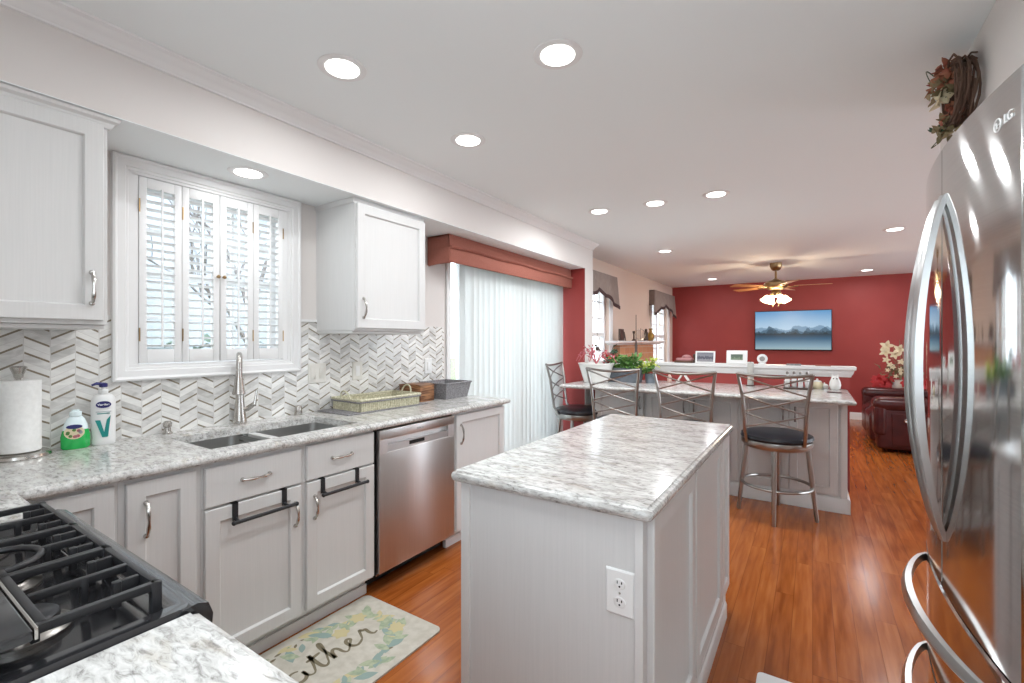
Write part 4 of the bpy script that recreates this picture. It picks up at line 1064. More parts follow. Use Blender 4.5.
# ================================================================ PENINSULA ITEMS
rnd = random.Random(21)
def sprig(mb, base, top, n, ln, wd, spread, rnd):
    base, top = Vector(base), Vector(top)
    for k in range(n):
        p = base.lerp(top, rnd.random())+Vector((rnd.uniform(-1,1)*spread[0], rnd.uniform(-1,1)*spread[1], rnd.uniform(-.3,.3)*spread[2]))
        d = Vector((rnd.uniform(-1,1), rnd.uniform(-1,1), rnd.uniform(-.3,.8))).normalized()*ln*rnd.uniform(.6,1.2)
        mb.leaf(p, d, wd*rnd.uniform(.7,1.2), (rnd.uniform(-.6,.6), rnd.uniform(-.6,.6), 1))
t = thing('potted_orchid_cactus', 'white pot with arching pink stems at the left end of the peninsula', 'potted plant', (-1.89, 4.50, .914))
mb = MB(); mb.lathe([(.115,0),(.125,.005),(.16,.12),(.18,.185),(.187,.19),(.187,.20),(.175,.20),(.165,.175),(.01,.173)], (-1.89,4.50,.914), 28); mb.build('pot', 'ceramic', t)
mb = MB()
for k in range(9):
    a = rnd.uniform(PI*.5, PI*1.5) if k < 7 else rnd.uniform(0,6); L = rnd.uniform(.14,.34); h = rnd.uniform(.05,.2)
    p = Vector((-1.89, 4.5, 1.10)); d = Vector((math.cos(a), math.sin(a)*.5, 0))
    mb.tube([p, p+d*L*.4+Vector((0,0,h)), p+d*L*.8+Vector((0,0,h*.8)), p+d*L*1.05+Vector((0,0,h*.2))], [.005,.004,.004,.003], 5)
    for j in range(3): mb.leaf(p+d*L*(.5+.2*j)+Vector((0,0,h*(1-.2*j))), (rnd.uniform(-.05,.05),rnd.uniform(-.05,.05),.03), .02, (0,1,1))
mb.build('stems', 'pink', t)
t = thing('rectangular_planter', 'blue grey rectangular planter of green plants behind second stool', 'planter', (-1.67, 4.66, .914))
mb = MB(); mb.rings((-1.85, 4.58, .914), (1,0,0), (0,1,0), (0,0,1), .40, .16, [(.03,0),(.0,.14),(-.006,.15),(.012,.15),(.016,.12)]); mb.build('planter_box', 'slate', t)
mb = MB(); sprig(mb, (-1.78,4.66,1.06), (-1.52,4.66,1.12), 170, .085, .035, (.07,.06,.22), rnd); mb.build('foliage', 'leaf', t, smooth=False)
mb = MB(); sprig(mb, (-1.83,4.66,1.08), (-1.75,4.66,1.24), 40, .07, .04, (.04,.05,.1), rnd); mb.build('dark_leaves', 'darkleaf', t, smooth=False)
mb = MB(); sprig(mb, (-1.84,4.62,1.08), (-1.80,4.62,1.25), 22, .05, .03, (.04,.04,.08), rnd); mb.build('red_flowers', 'redflower', t, smooth=False)
t = thing('yellow_green_plant', 'bright yellow green leafy plant at the right of the blue grey planter', 'potted plant', (-1.39, 4.70, .914))
MB().lathe([(.045,0),(.055,.085),(.060,.095),(.052,.095),(.01,.09)], (-1.385,4.70,.914), 20).build('pot', 'slate', t)
mb = MB(); sprig(mb, (-1.45,4.70,1.05), (-1.36,4.70,1.13), 60, .07, .03, (.05,.05,.12), rnd); mb.build('foliage', 'lime', t, smooth=False)
mb = MB(); sprig(mb, (-1.44,4.68,1.03), (-1.36,4.68,1.06), 40, .07, .03, (.06,.05,.08), rnd); mb.build('lower_leaves', 'leaf', t, smooth=False)
t = thing('metal_trellis', 'slender dark metal plant stake rising between the two plants', 'plant stake', (-1.565, 4.80, .914))
MB().tube([(-1.59,4.80,.914),(-1.565,4.80,1.28),(-1.565,4.80,1.62)], [.006,.005,.003], 6).tube([(-1.54,4.80,.914),(-1.565,4.80,1.28)], .006, 6).lathe([(.02,0),(.012,.05),(.016,.1),(.003,.16)], (-1.565,4.80,1.20), 8).build('stake', 'bronze', t)
t = thing('hanging_bird_ornament', 'small dark bird ornament hanging before the nearest family window', 'ornament', (-2.345, 5.6, 1.2))
MB().tube([(-2.34,5.62,1.99),(-2.345,5.62,1.29)], .002, 4).ell((-2.345,5.62,1.245),.02,.055,.028).ell((-2.345,5.57,1.285),.016,.02,.018).tube([(-2.345,5.66,1.24),(-2.345,5.73,1.21)], [.014,.006], 6).build('bird', 'bronze', t)
t['label'] = 'small dark bird ornament hanging in front of the nearest family window'
# white A-shaped stand
t = thing('white_napkin_stand', 'white triangular stand on the peninsula behind the middle stool', 'stand', (-1.10, 4.88, .914))
MB().bar((-1.165,4.88,.918),(-1.105,4.88,1.015),.05,.014).bar((-1.035,4.88,.918),(-1.10,4.88,1.015),.05,.014).box(-1.17,4.855,.914,-1.03,4.905,.922).build('stand_body', 'ceramic', t, smooth=False)
t = thing('pillar_candle', 'tall slim silver grey pillar candle on a small dark coaster', 'candle', (-.497, 4.93, .914))
MB().lathe([(.040,0),(.040,.006),(.034,.008)], (-.497,4.93,.914), 20).build('coaster', 'bronze', t)
MB().lathe([(.026,.009),(.028,.012),(.028,.220),(.022,.228),(.004,.224)], (-.497,4.93,.914), 20).build('candle', mat('silver_grey_wax', (.50,.49,.46), .3), t)
MB().tube([(-.497,4.93,1.135),(-.495,4.93,1.155)], .002, 5).build('wick', 'dark', t)
t = thing('small_pink_bottle', 'small pale pink bottle left of the white triangular stand', 'bottle', (-1.232, 4.85, .914))
MB().lathe([(.020,0),(.023,.01),(.023,.06),(.010,.082),(.009,.10)], (-1.232,4.85,.914), 16).build('bottle', mat('pale_pink_glass', (.62,.42,.36), .25), t)
MB().lathe([(.011,.1005),(.011,.115),(.005,.118)], (-1.232,4.85,.914), 12).build('stopper', 'crystal', t)
t = thing('condiment_caddy', 'silver caddy with bottles standing on a dark tray', 'caddy', (-.12, 4.85, .914))
MB().rbox(-.22,4.77,.914,.00,4.93,.928,.003).build('tray', 'bronze', t)
for k in range(4):
    x_ = -.19+k*.05; o_ = MB().lathe([(.018,0),(.020,.01),(.020,.075),(.010,.095),(.009,.115)], (x_,4.85+(.02 if k%2 else -.02),.928), 14).build('bottle', 'crystal', t)
    MB().lathe([(.012,.1155),(.012,.135),(.006,.14)], (x_,4.85+(.02 if k%2 else -.02),.928), 12).build('bottle_cap', 'dark_nickel', o_)
MB().tube([(-.215,4.80,.93),(-.215,4.80,.985),(-.005,4.80,.985),(-.005,4.80,.93)], .004, 6).tube([(-.215,4.90,.93),(-.215,4.90,.985),(-.005,4.90,.985),(-.005,4.90,.93)], .004, 6).build('wire_rail', 'nickel', t)
t = thing('cream_sugar_pot', 'small cream lidded pot beside the silver caddy', 'pot', (.035, 4.95, .914))
MB().lathe([(.030,0),(.042,.02),(.045,.04),(.036,.06),(.034,.063)], (.035,4.95,.914), 18).build('pot_body', 'cream', t)
MB().lathe([(.036,.0635),(.030,.072),(.008,.078),(.009,.088),(.003,.092)], (.035,4.95,.914), 18).build('lid', 'ceramic', t)
t = thing('small_teapot', 'tiny white pot just left of the owl figurine', 'pot', (.085, 4.97, .914))
MB().lathe([(.022,0),(.032,.015),(.032,.03),(.022,.042),(.006,.047),(.006,.056)], (.088,4.98,.914), 16).tube([(.062,4.98,.935),(.045,4.98,.950)], [.006,.004], 6).build('pot_body', 'ceramic', t)
t = thing('owl_figurine', 'white ceramic owl figurine at the right end of the peninsula', 'figurine', (.165, 4.93, .914))
MB().lathe([(.026,0),(.038,.012),(.045,.04),(.040,.07),(.030,.095),(.026,.108),(.018,.120),(.004,.124)], (.165,4.93,.914), 20).build('owl_body', 'ceramic', t)
for s in (-1,1):
    MB().tube([(.165+s*.017,4.93,1.026),(.165+s*.023,4.93,1.052)], [.010,.002], 8).build('ear_tuft', 'ceramic', t)
    MB().ell((.165+s*.011,4.905,1.012), .006,.004,.006).build('eye', 'dark', t)
tag(lift(MB().rbox(.10,4.62,.914,.20,4.70,.9175,.001).build('red_coaster', 'maroonband')), 'small dark red coaster on peninsula below the owl figurine', 'coaster')
# on the cap
CZ = 1.112
t = thing('stacked_linens', 'pink and dark folded pile at the left end of the half wall cap', 'linens', (-1.13,5.10,CZ))
MB().rbox(-1.235,5.05,CZ,-1.05,5.16,CZ+.02,.006).build('dark_fold', 'twig', t)
MB().rbox(-1.22,5.055,CZ+.0205,-1.06,5.155,CZ+.05,.01).ell((-1.12,5.11,CZ+.055),.05,.04,.03).build('pink_fold', mat('dusty_pink', (.42,.20,.20), .8), t)
tag(lift(MB().lathe([(.02,0),(.022,.02),(.008,.04),(.018,.06),(.02,.09),(.004,.095)], (-1.035,5.10,CZ), 12).build('small_dark_figurine', 'bronze')), 'small dark figurine left of the left photo frame', 'figurine')
pic1 = picture_mat('group_photo_print', {'sky': [(0,(.10,.10,.13)),(.6,(.22,.22,.25)),(1,(.16,.16,.2))], 'ridges': [(.55,.5,60,(.09,.09,.12)),(.35,.4,90,(.25,.24,.26))], 'water': [(0,(.08,.08,.1)),(1,(.1,.1,.12))], 'wl': .12}, 1, hmin=0, hmax=.13)
pic2 = picture_mat('landscape_photo_print', {'sky': [(0,(.2,.3,.2)),(1,(.55,.62,.6))], 'ridges': [(.7,.5,40,(.10,.14,.10)),(.4,.3,70,(.18,.24,.16))], 'water': [(0,(.3,.33,.3)),(1,(.3,.33,.3))], 'wl': .2}, 1, hmin=0, hmax=.16)
def photo(x0, x1, h, pm, lab, mrg, foot=0):
    xc = (x0+x1)/2
    t = thing('photo_frame', lab, 'photo frame', (xc, 5.09, CZ))
    tilt = Matrix.Translation((xc,5.075,CZ)) @ Matrix.Rotation(math.radians(-9),4,'X'); W = x1-x0
    mb = MB().rings((-W/2,0,0),(1,0,0),(0,0,1),(0,-1,0),W,h,[(0,0),(0,.012),(.003,.014),(mrg-.003,.014),(mrg,.008)]); mb.xf(tilt); mb.build('frame', 'frame_white', t)
    mb = MB().box(-W/2+mrg,-.010,mrg+foot,W/2-mrg,-.0085,h-mrg)
    o_ = mb.build('photo', pm, None, smooth=False); o_.parent = t; o_.matrix_parent_inverse = Matrix.Identity(4)
    o_.data.transform(Matrix.Rotation(math.radians(-9),4,'X')); o_.location = (0, -.015, 0)
    mb = MB().bar((0,.0,h*.6),(0,.055+h*.1,.0+.012),.03,.004); mb.xf(tilt); mb.build('easel_back', 'frame_white', t)
photo(-1.025,-.835,.125, pic1, 'white framed dark group photo, left of the two frames on the cap', .016)
photo(-.728,-.540,.135, pic2, 'white framed green landscape photo with wide mat, right of the two frames', .040)
t = thing('crystal_clock', 'round crystal desk clock on the half wall cap', 'clock', (-.412,5.11,CZ))
mb = MB().lathe([(.040,-.012),(.046,-.008),(.046,.008),(.040,.012)], (0,0,0), 24); mb.xf(Matrix.Translation((-.412,5.11,CZ+.056)) @ Matrix.Rotation(PI/2,4,'X')); mb.build('crystal_ring', 'crystal', t)
MB().rbox(-.445,5.09,CZ,-.379,5.13,CZ+.013,.003).build('foot', 'crystal', t)
mb = MB().lathe([(.024,0),(.024,.002)], (0,0,0), 20); mb.xf(Matrix.Translation((-.412,5.0985,CZ+.056)) @ Matrix.Rotation(PI/2,4,'X')); mb.build('dial', 'dark_nickel', t)
tag(lift(MB().rbox(-.21,5.06,CZ,-.09,5.14,CZ+.014,.005).build('remote_control', 'greywicker')), 'flat grey remote control lying on the half wall cap', 'remote control')
tag(lift(MB().rbox(.02,5.07,CZ,.14,5.13,CZ+.010,.004).build('eyeglass_case', 'coral')), 'flat coral case on the right part of the half wall cap', 'case')

# ================================================================ TV, FAN
tvm = picture_mat('lake_picture', {'sky': [(.55,(.42,.58,.72)),(1,(.10,.28,.52))],
    'ridges': [(.60,.40,3.6,(.17,.29,.41)),(.54,.42,4.6,(.06,.13,.20)),(.49,.40,6.0,(.022,.06,.095)),(.45,.14,11,(.008,.022,.03))],
    'water': [(0,(.34,.44,.46)),(.12,(.20,.32,.40)),(.30,(.03,.10,.18)),(.42,(.008,.025,.04))], 'wl': .43}, 1, es=.75, hmin=0, hmax=.70)
t = thing('television', 'flat wall mounted television showing a blue mountain lake', 'television', (-.315, YF-.05, 1.17))
MB().rbox(-.915, YF-.055, 1.172, .285, YF-.02, 1.898, .004).build('tv_housing', 'black', t)
MB().box(-.55, YF-.02, 1.35, -.05, YF-.0005, 1.7).build('wall_mount', 'dark', t, smooth=False)
o_ = MB().box(-.903, YF-.0575, 1.19, .273, YF-.0555, 1.886).build('screen', tvm, t, smooth=False)
fxx, fyy = -.437, 7.52
t = thing('ceiling_fan', 'brass ceiling fan with lit glass shades and wooden blades', 'ceiling fan', (fxx, fyy, 1.87))
MB().lathe([(.035,2.34),(.06,2.36),(.078,2.41),(.078,CEIL-.001)], (fxx,fyy,0), 24).build('canopy', 'brass', t)
MB().cyl((fxx,fyy,2.2),(fxx,fyy,2.36), .014).build('downrod', 'brass', t)
MB().lathe([(.05,2.06),(.09,2.07),(.14,2.10),(.155,2.13),(.15,2.165),(.11,2.19),(.05,2.21),(.02,2.23)], (fxx,fyy,0), 28).build('motor_housing', 'brass', t)
MB().lathe([(.03,1.97),(.06,1.98),(.07,2.02),(.05,2.06)], (fxx,fyy,0), 20).build('light_fitter', 'brass', t)
for k in range(5):
    a = math.radians(4+72*k); d = Vector((math.cos(a), math.sin(a), 0)); sd = Vector((-d.y, d.x, 0)); c0 = Vector((fxx,fyy,2.115))
    mb = MB(); n = 10; vs = []; tw = .13
    for i in range(n+1):
        u = i/n; r = .22+.44*u; w_ = (.052+.022*u)*(1 if i < n else .8)
        for s, zz in ((-1,0),(1,0),(1,.006),(-1,.006)): p = c0+d*r+sd*w_*s+Vector((0,0,zz+tw*w_*s)); vs.append(tuple(p))
    fs = [(0,1,2,3),(4*n+3,4*n+2,4*n+1,4*n)]
    for i in range(n):
        for j in range(4): q, q2 = 4*i+j, 4*i+(j+1)%4; fs.append((q,q2,q2+4,q+4))
    b_ = mb.add(vs, fs).build('blade', 'bladewood', t, smooth=False)
    MB().tube([c0+d*.13+Vector((0,0,-.01)), c0+d*.19+Vector((0,0,-.014)), c0+d*.27+Vector((0,0,-.004))], [.014,.018,.024], 8, flat=.35).build('blade_arm', 'brass', b_)
for k in range(4):
    a = math.radians(30+90*k); d = Vector((math.cos(a), math.sin(a), 0)); c0 = Vector((fxx,fyy,2.0))+d*.05
    arm = MB().tube([c0, c0+d*.04+Vector((0,0,-.006)), c0+d*.06+Vector((0,0,-.02))], .009, 8).build('lamp_arm', 'brass', t)
    mb = MB().lathe([(.022,0),(.034,-.02),(.042,-.05),(.058,-.085),(.062,-.095),(.058,-.092),(.036,-.05),(.02,-.01)][::-1], (0,0,0), 18)
    ax = (d*.6+Vector((0,0,-1))).normalized(); q = Vector((0,0,-1)).rotation_difference(ax).to_matrix().to_4x4()
    mb.xf(Matrix.Translation(c0+d*.06+Vector((0,0,-.015))) @ q); mb.build('glass_shade', 'bulbglass', arm)
for s in (-1,1):
    xx = fxx+s*.035
    MB().tube([(xx,fyy-.03,1.98),(xx,fyy-.03,1.85)], .0018, 4).lathe([(.004,0),(.009,.008),(.008,.02),(.002,.03)], (xx,fyy-.03,1.822), 8).build('pull_chain', 'brass', t)
ld = bpy.data.lights.new('fan_bulb', 'POINT'); ld.energy = 22; ld.color = (1,.80,.58); ld.shadow_soft_size = .07
lo_ = bpy.data.objects.new('fan_bulb', ld); COL.objects.link(lo_); lo_.location = (0,0,.06); lo_.parent = t

# ================================================================ SOFA, FLOWERS
t = thing('leather_recliner_sofa', 'dark maroon leather recliner sofa beside the red wall', 'sofa', (1.25, 7.9, 0))
SX, SY_0, SY_1 = .63, 7.05, 8.75
def pill(x0,y0,z0,x1,y1,z1,r): return MB().rbox(x0,y0,z0,x1,y1,z1,r,5)
pill(SX+.06,SY_0+.04,.05,1.85,SY_1-.04,.32,.04).build('sofa_base','leather',t)
for (a,b) in ((SY_0,SY_0+.30),(SY_1-.30,SY_1)):
    arm = pill(SX+.02,a+.02,.04,1.80,b-.02,.56,.05).build('armrest','leather',t)
    pill(SX-.02,a-.01,.50,1.70,b+.01,.66,.075).build('arm_pad','leather',arm)
    pill(SX-.01,a,.20,SX+.12,b,.58,.05).build('arm_front','leather',arm)
for (a,b) in ((SY_0+.30,SY_0+.84),(SY_0+.86,SY_1-.30)):
    pill(SX,a,.24,1.55,b,.48,.07).build('seat_cushion','leather',t)
    pill(SX-.03,a,.08,SX+.10,b,.44,.05).build('footrest','leather',t)
    pill(1.42,a,.42,1.85,b,.80,.09).build('back_cushion','leather',t)
    pill(1.48,a,.74,1.88,b,1.00,.09).build('head_cushion','leather',t)
MB().rings((SX+.16,SY_0+.0185,.10),(1,0,0),(0,0,1),(0,-1,0),.8,.38,[(0,0),(0,.004),(.006,.010),(.02,.012)]).build('side_panel','leather',t)
mb = MB().lathe([(.045,0),(.048,.004),(.040,.008),(.030,.002)],(0,0,0),20,1,.6); mb.xf(basis((.95,SY_0+.006,.40),(1,0,0),(0,0,1))); mb.build('recliner_handle','nickel',t)
t = thing('end_table', 'dark wooden end table behind the recliner sofa', 'table', (1.15,9.2,0))
MB().rbox(.85,8.9,.53,1.5,9.5,.56,.006).build('table_top','rustic',t)
for a in (.88,1.46):
    for b in (8.93,9.46): MB().box(a-.02,b-.02,0,a+.02,b+.02,.53).build('leg','rustic',t,smooth=False)
t = thing('flower_arrangement', 'tall arrangement of cream orchids over red poinsettias by the sofa', 'flowers', (1.12,9.1,.56))
MB().lathe([(.07,0),(.10,.06),(.10,.13),(.075,.18),(.08,.19)],(1.12,9.1,.56),20).build('vase','ceramic',t)
rn = random.Random(5); mb = MB()
for k in range(7): 
    a = rn.uniform(0,6.28); mb.tube([(1.12,9.1,.74),(1.12+.05*math.cos(a),9.1+.05*math.sin(a),1.0),(1.10+.13*math.cos(a),9.1+.13*math.sin(a),rn.uniform(1.1,1.38))],[.006,.005,.003],5)
for k in range(60): p = (1.12+rn.uniform(-.25,.25),9.1+rn.uniform(-.15,.15),rn.uniform(.66,.95)); mb.leaf(p,(rn.uniform(-.1,.1),rn.uniform(-.1,.1),rn.uniform(0,.1)),.05,(0,0,1))
mb.build('greenery','autumn2',t,smooth=False)
def bloom(mb, c, r, n, rn, tilt=.6):
    for k in range(n):
        a = 2*PI*k/n+rn.uniform(-.2,.2); d = Vector((math.cos(a)*r, -tilt*r*.6, math.sin(a)*r)); mb.leaf(c, d, r*.62, (0,-1,.3), .2)
mb = MB()
for k in range(9): bloom(mb, Vector((1.12+rn.uniform(-.34,.32),9.0+rn.uniform(-.10,.08),rn.uniform(.66,.82))), rn.uniform(.09,.13), 8, rn)
mb.build('poinsettias','redflower',t,smooth=False)
mb = MB()
for k in range(13):
    u = k/12; bloom(mb, Vector((1.05+.09*math.sin(k*2.4)-.06*u,9.0+rn.uniform(-.06,.06),.82+.44*u+rn.uniform(-.02,.02))), .035+.06*u**2, 5, rn)
mb.build('orchids','cream',t,smooth=False)

# ================================================================ FRIDGE
t = thing('refrigerator', 'stainless french door refrigerator with arched handles at the right edge', 'refrigerator', (.7, 1.62, 0))
FY0, FY1, FX, FXC, FT = 1.20, 2.045, .318, .283, 1.845
MB().box(.385, FY0+.006, .03, 1.10, FY1-.006, FT-.01).build('fridge_body', 'blackmetal', t, smooth=False)
def bow(y):
    u = (y-(FY0+FY1)/2)/((FY1-FY0)/2); return FXC+(FX-FXC)*u*u
def front(y0, y1, z0, z1, name, par=t, x_back=.383):
    n = 14; mb = MB(); e = .008; P = []
    ys = [y0+(y1-y0)*i/n for i in range(n+1)]
    prof = [(x_back, y0)]
    out = [(bow(ys[0])+e, y0)]+[(bow(y), y) for y in [y0+e*.7]+ys[1:-1]+[y1-e*.7]]+[(bow(ys[-1])+e, y1)]
    poly = [(x_back, y0)]+out+[(x_back, y1)]
    vs = []; k = len(poly)
    for z, ins in ((z0, e*.6),(z0+e*.6, 0),(z1-e*.6, 0),(z1, e*.6)):
        for i, (x_, y_) in enumerate(poly): vs.append((x_+(ins if 0 < i < k-1 else 0), y_, z))
    fs = [tuple(range(k-1,-1,-1)), tuple(3*k+i for i in range(k))]
    for r in range(3):
        for i in range(k): a, b = r*k+i, r*k+(i+1)%k; fs.append((a,b,b+k,a+k))
    return mb.add(vs, fs).build(name, 'steel', par, ang=40)
YM = (FY0+FY1)/2
dn = front(FY0, YM-.002, .695, FT, 'door'); df = front(YM+.002, FY1, .695, FT, 'door')
d1 = front(FY0, FY1, .405, .688, 'drawer'); d2 = front(FY0, FY1, .06, .398, 'drawer')
def vhandle(par, y, s):
    mb = MB(); pts = []; n = 20; z0, z1 = .83, 1.715
    # flat ribbon arch: cross-section 24 wide (Y), 14 thick (X)
    vs = []; fs = []
    for i in range(n+1):
        u = i/n; h = .058*math.sin(PI*u)**.75; z = z0+(z1-z0)*u; w_ = .016+.010*math.sin(PI*u); x_ = bow(y)-h; th = .016+.008*math.sin(PI*u)
        yc = y+s*.010*math.sin(PI*u)
        for a, b in ((-w_*.5,-th*.2),(0,-th*.6),(w_*.5,-th*.2),(w_*.5,th*.5),(-w_*.5,th*.5)): vs.append((x_+b, yc+a*1.6, z))
    for i in range(n):
        for j in range(5): a, b = i*5+j, i*5+(j+1)%5; fs.append((a,b,b+5,a+5))
    fs += [(4,3,2,1,0), tuple(n*5+j for j in range(5))]
    mb.add(vs, fs); return mb.build('handle', 'handle_steel', par, ang=60)
vhandle(dn, YM-.028, -1); vhandle(df, YM+.028, 1)
def hhandle(par, z):
    n = 24; vs = []; fs = []; y0, y1 = FY0+.045, FY1-.045
    for i in range(n+1):
        u = i/n; y = y0+(y1-y0)*u; h = .062*math.sin(PI*u)**.6; x_ = bow(y)-h; w_ = .014+.010*math.sin(PI*u); th = .014+.008*math.sin(PI*u)
        for a, b in ((-w_*.8,-th*.2),(0,-th*.6),(w_*.8,-th*.2),(w_*.8,th*.5),(-w_*.8,th*.5)): vs.append((x_+b, y, z+a))
    for i in range(n):
        for j in range(5): a, b = i*5+j, i*5+(j+1)%5; fs.append((a,b,b+5,a+5))
    fs += [(4,3,2,1,0), tuple(n*5+j for j in range(5))]
    return MB().add(vs, fs).build('handle', 'handle_steel', par, ang=60)
hhandle(d1, .640); hhandle(d2, .350)
MB().box(.40, FY0+.02, .0, 1.05, FY1-.02, .03).build('feet_plinth', 'dark', t, smooth=False)
for y in (FY0+.05, FY1-.05): MB().rbox(.36, y-.03, FT+.001, .46, y+.03, FT+.018, .004).build('hinge_cover', 'blackmetal', t)
# emblem: ring with letters, standing on the near door
ey = 1.265
def tang(y): return (-2*(FX-FXC)*(y-YM)/((FY1-FY0)/2)**2, -1, 0)
B = basis((bow(ey+.018)-.0008, ey+.018, 1.765), tang(ey+.018), (0,0,1))
mb = MB(); mb.tube([(.0125*math.cos(2*PI*j/24), .0125*math.sin(2*PI*j/24), 0) for j in range(25)], .0012, 6, caps=False)
mb.tube([(-.003,.006,0),(-.003,-.006,0),(.004,-.006,0)], .001, 5); mb.lathe([(.0016,-.001),(.0016,.001)], (-.007,.004,0), 8); mb.tube([(.002,.0,0),(.009,0,0)], .001, 5); mb.xf(B); mb.build('emblem', 'white', t)
text_mesh('LG', .026, 'lettering', 'white', basis((bow(ey-.022)-.0012, ey-.022, 1.765), tang(ey-.022), (0,0,1)), t, .0008)
by = 1.325; B = basis((bow(by)-.0012, by, .5875), tang(by), (0,0,1))
mb = MB().box(-.04,-.0125,-.001,.04,.0125,.001); mb.xf(B); mb.build('badge', 'dark', t, smooth=False)
mb = MB()
for k in range(4): mb.box(-.035+k*.018,-.004,.001,-.022+k*.018,.005,.0014)
mb.xf(B); mb.build('badge_print', 'white', t, smooth=False)

# ================================================================ WREATH
wc = Vector((.452, 2.33, 2.262)); t = thing('autumn_wreath', 'twig wreath with dried autumn leaves high on the right wall', 'wreath', (.499, 2.28, 2.1))
rn = random.Random(8); mb = MB()
for k in range(34):
    R = rn.uniform(.088,.122); ph = rn.uniform(0,6.28); pts = []
    wob = rn.uniform(.005,.018); dx_ = rn.uniform(-.02,.03)
    for j in range(15):
        a = ph+2*PI*j/14*.85; r = R+wob*math.sin(3*a+ph); pts.append(wc+Vector((dx_+.01*math.sin(2*a+ph), r*math.cos(a), r*math.sin(a))))
    mb.tube(pts, .0035, 5)
mb.build('twig_ring', 'twig', t)
def cluster(c, n, ln, m, nm, sp=.05):
    mb = MB()
    for k in range(n):
        p = c+Vector((rn.uniform(-1,1),rn.uniform(-1,1),rn.uniform(-1,1)))*sp
        mb.leaf(p, Vector((rn.uniform(-1,.3),rn.uniform(-1,1),rn.uniform(-1,1))).normalized()*ln*rn.uniform(.7,1.2), ln*.55, (rn.uniform(-1,1),rn.uniform(-1,1),rn.uniform(-1,1)), .5)
    return mb.build(nm, m, t, smooth=False)
cluster(wc+Vector((-.020,.045,.085)), 60, .042, 'autumn', 'red_brown_leaves', .038)
cluster(wc+Vector((-.03,.05,.06)), 26, .038, 'autumn2', 'olive_leaves', .035)
cluster(wc+Vector((-.025,.05,.012)), 12, .042, 'cream', 'cream_flower', .02)
cluster(wc+Vector((-.005,.03,-.05)), 14, .036, 'autumn', 'red_leaves', .028)
cluster(wc+Vector((-.02,.03,-.11)), 30, .036, 'autumn2', 'bottom_leaves', .03)
cluster(wc+Vector((-.045,.06,-.10)), 10, .024, 'darkleaf', 'dark_leaves', .02)
mb = MB(); mb.tube([wc+Vector((-.05,.1,.12))+Vector((-.02*math.sin(a/8*PI), .06*a/8, .04*math.sin(a/8*PI))) for a in range(9)], .002, 4); mb.build('tendril', 'darkleaf', t); mb = MB()
mb.tube([wc+Vector((-.04,.06,-.14))+Vector((-.02*math.sin(a/8*PI), .07*a/8, -.02*math.sin(a/8*PI))) for a in range(9)], .002, 4); mb.build('tendril', 'darkleaf', t)

# ================================================================ MATS
t = thing('kitchen_mat', 'cream kitchen mat printed with gather and a leafy wreath', 'mat', (-1.70, 1.16, 0))
mx0, mx1, my0, my1 = -1.962, -1.437, .74, 1.612; mz = .009
mb = MB(); pts = rrect(mx0,my0,mx1,my1,.03); mb.prism(pts, .0006, mz); mb.build('mat_body', 'mattan', t, smooth=False)
def strip(pts, w_, m, nm, z=mz):
    """flat ink stroke"""
    mb = MB(); P = [Vector((p[0],p[1])) for p in pts]; vs = []; n = len(P)
    for i, p in enumerate(P):
        d = (P[min(i+1,n-1)]-P[max(i-1,0)]).normalized(); s = Vector((-d.y,d.x))*w_*.5*(.5+.7*math.sin(PI*(i+.5)/n))
        vs += [(p.x+s.x,p.y+s.y,z+.0006),(p.x-s.x,p.y-s.y,z+.0006)]
    fs = [(2*i,2*i+1,2*i+3,2*i+2) for i in range(n-1)]; mb.add(vs, fs); return mb
# cursive word; text frame: u along +Y, v towards -X
S = .125
def uv(u, v): return (-1.665 - v*S, .93 + u*S)
def arcp(cu, cv, ru, rv, a0, a1, n=14): return [(cu+ru*math.cos(math.radians(a0+(a1-a0)*k/n)), cv+rv*math.sin(math.radians(a0+(a1-a0)*k/n))) for k in range(n+1)]
strokes = [
 arcp(.35,.35,.28,.32,60,380)+[(.62,.0),(.55,-.45)]+arcp(.30,-.45,.26,.25,0,-180)+[(.3,-.3),(.75,.05)],          # g
 arcp(1.05,.33,.26,.30,50,390)+[(1.30,.12),(1.45,.03),(1.55,.12)],                                              # a
 [(1.55,.12),(1.75,.6),(1.85,1.1),(1.80,.5),(1.80,.12),(1.92,.02),(2.05,.14)], [(1.6,.72),(1.85,.74),(2.15,.80)],# t
 [(2.05,.14),(2.3,.7),(2.45,1.2),(2.36,1.28),(2.28,1.0),(2.28,.4),(2.28,.02),(2.35,.4),(2.5,.58),(2.62,.45),(2.62,.15),(2.72,.02),(2.85,.12)],  # h
 [(2.85,.12),(3.05,.35),(3.20,.50),(3.10,.62),(2.96,.5),(2.95,.2),(3.10,.02),(3.30,.08),(3.45,.2)],             # e
 [(3.45,.2),(3.62,.55),(3.68,.68),(3.74,.52),(3.86,.55),(3.80,.25),(3.88,.05),(4.05,.12)]]                      # r
def smoothp(p, it=2):
    for _ in range(it):
        q = [p[0]]
        for a, b in zip(p, p[1:]): q += [(a[0]*.75+b[0]*.25, a[1]*.75+b[1]*.25),(a[0]*.25+b[0]*.75, a[1]*.25+b[1]*.75)]
        q.append(p[-1]); p = q
    return p
mb = MB()
for st in strokes:
    m_ = strip([uv(*q) for q in smoothp(st)], .014, None, ''); mb.add(m_.v, m_.f)
mb.build('word_gather', 'ink', t, smooth=False)
rn = random.Random(14)
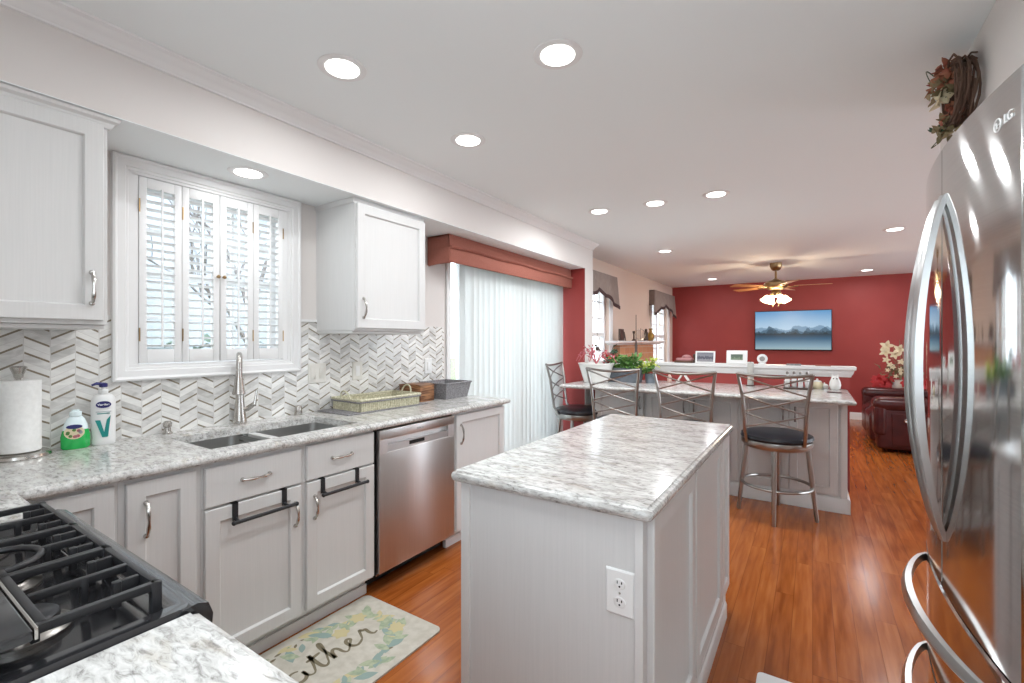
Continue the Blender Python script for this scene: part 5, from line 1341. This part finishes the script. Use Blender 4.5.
def printleaf(mb, x, y, a, L, w_, z):
    vs = [(x,y,z)]; n = 5; left = []; right = []
    for i in range(1, n): u = i/n; ww = w_*math.sin(PI*u)*.5; cx, cy = x+math.cos(a)*L*u, y+math.sin(a)*L*u; left.append((cx-math.sin(a)*ww, cy+math.cos(a)*ww, z)); right.append((cx+math.sin(a)*ww, cy-math.cos(a)*ww, z))
    vs = [(x,y,z)]+left+[(x+math.cos(a)*L, y+math.sin(a)*L, z)]+right[::-1]; mb.add(vs, [tuple(range(len(vs)))])
lay = {'sage': MB(), 'blueleaf': MB(), 'ochre': MB(), 'ink': MB()}
cx, cy = (mx0+mx1)/2, (my0+my1)/2
zc = mz+.0004
for k in range(150):
    a = 2*PI*k/150; rx, ry = .205, .365
    x_, y_ = cx+rx*math.cos(a)*rn.uniform(.88,1.05), cy+ry*math.sin(a)*rn.uniform(.9,1.06)
    m_ = rn.choices(['sage','blueleaf','ochre','ink'], [6,2,2,.7])[0]
    zc += .000003
    L = rn.uniform(.05,.10)*( .5 if m_ == 'ink' else 1); an = a+PI/2+rn.uniform(-1.3,1.3)
    if not (mx0+.02 < x_+math.cos(an)*L < mx1-.02 and my0+.02 < y_+math.sin(an)*L < my1-.02): an += PI
    printleaf(lay[m_], x_, y_, an, L, L*.42, zc)
for cxx, cyy in ((-1.83,1.45),(-1.62,1.50),(-1.80,1.33),(-1.58,1.02)):
    for k in range(6): zc += .000003; printleaf(lay['ochre'], cxx, cyy, k*PI/3, .042, .03, zc)
for m_, mb in lay.items(): mb.build('leaf_print', m_, t, smooth=False)['kind'] = 'stuff'
t = tag(lift(MB().prism(rrect(-.185, 1.30, .215, 2.095, .02), .0006, .012).build('floor_mat', 'white', smooth=False)), 'plain pale floor mat in front of the refrigerator', 'mat')
t.location.x += 0; 

# ================================================================ RECESSED LIGHTS
def can(x, y, z, lab, power=CAN_W, vis=True, r=.082):
    t = thing('recessed_light', lab, 'ceiling light', (x,y,z-.01), group='recessed ceiling lights')
    MB().lathe([(r*.80,-.0035),(r*.98,-.006),(r*1.15,-.003),(r*1.17,-.0005)][::1], (x,y,z), 32).build('trim_ring', 'trim', t)
    MB().lathe([(r*.01,-.0065),(r*.79,-.0065),(r*.80,-.004)], (x,y,z), 32).build('lens', 'glow', t)
    l = bpy.data.lights.new('can_lamp', 'AREA'); l.shape = 'DISK'; l.size = r*1.6; l.energy = power; l.color = (.95,.98,1); l.spread = math.radians(175)
    o = bpy.data.objects.new('can_lamp', l); COL.objects.link(o); o.parent = t; o.location = (0,0,-.0005)
    return t
can(-1.60,1.19,CEIL,'recessed ceiling light, left of the two nearest, above the sink side', 3.6)
can(-.827,1.59,CEIL,'recessed ceiling light above the near end of the island', 6.5)
can(-1.592,1.995,CEIL,'recessed ceiling light third nearest, between the dishwasher and island', 3.8)
can(-1.525,3.70,CEIL,'leftmost recessed light of the row of three above the peninsula stools', 8.5)
can(-1.06,3.73,CEIL,'middle recessed light of the row of three above the peninsula stools', 8.5)
can(-.61,3.75,CEIL,'rightmost recessed light of the row of three above the peninsula stools', 8.5)
can(.682,5.89,CEIL,'recessed ceiling light at right, nearest to the refrigerator top', 7.5)
can(-1.52,5.78,CEIL,'recessed ceiling light at left before the ceiling fan')
can(-1.50,8.83,CEIL,'recessed ceiling light at the left end of the red wall')
can(.71,9.04,CEIL,'recessed ceiling light at the right before the red wall')
can(-2.29,1.17,2.157,'recessed light in the soffit above the kitchen window', 1.0, r=.075)
can(-.75,.25,CEIL,'added recessed fill light above the range, out of view', 4.5)  # extra can added out of view to brighten the near surfaces
can(.1,.6,CEIL,'added recessed fill light above the camera position, out of view', 4.5)  # second unseen can, also added as fill
for o in sc.objects:
    if '_o' in o: del o['_o']
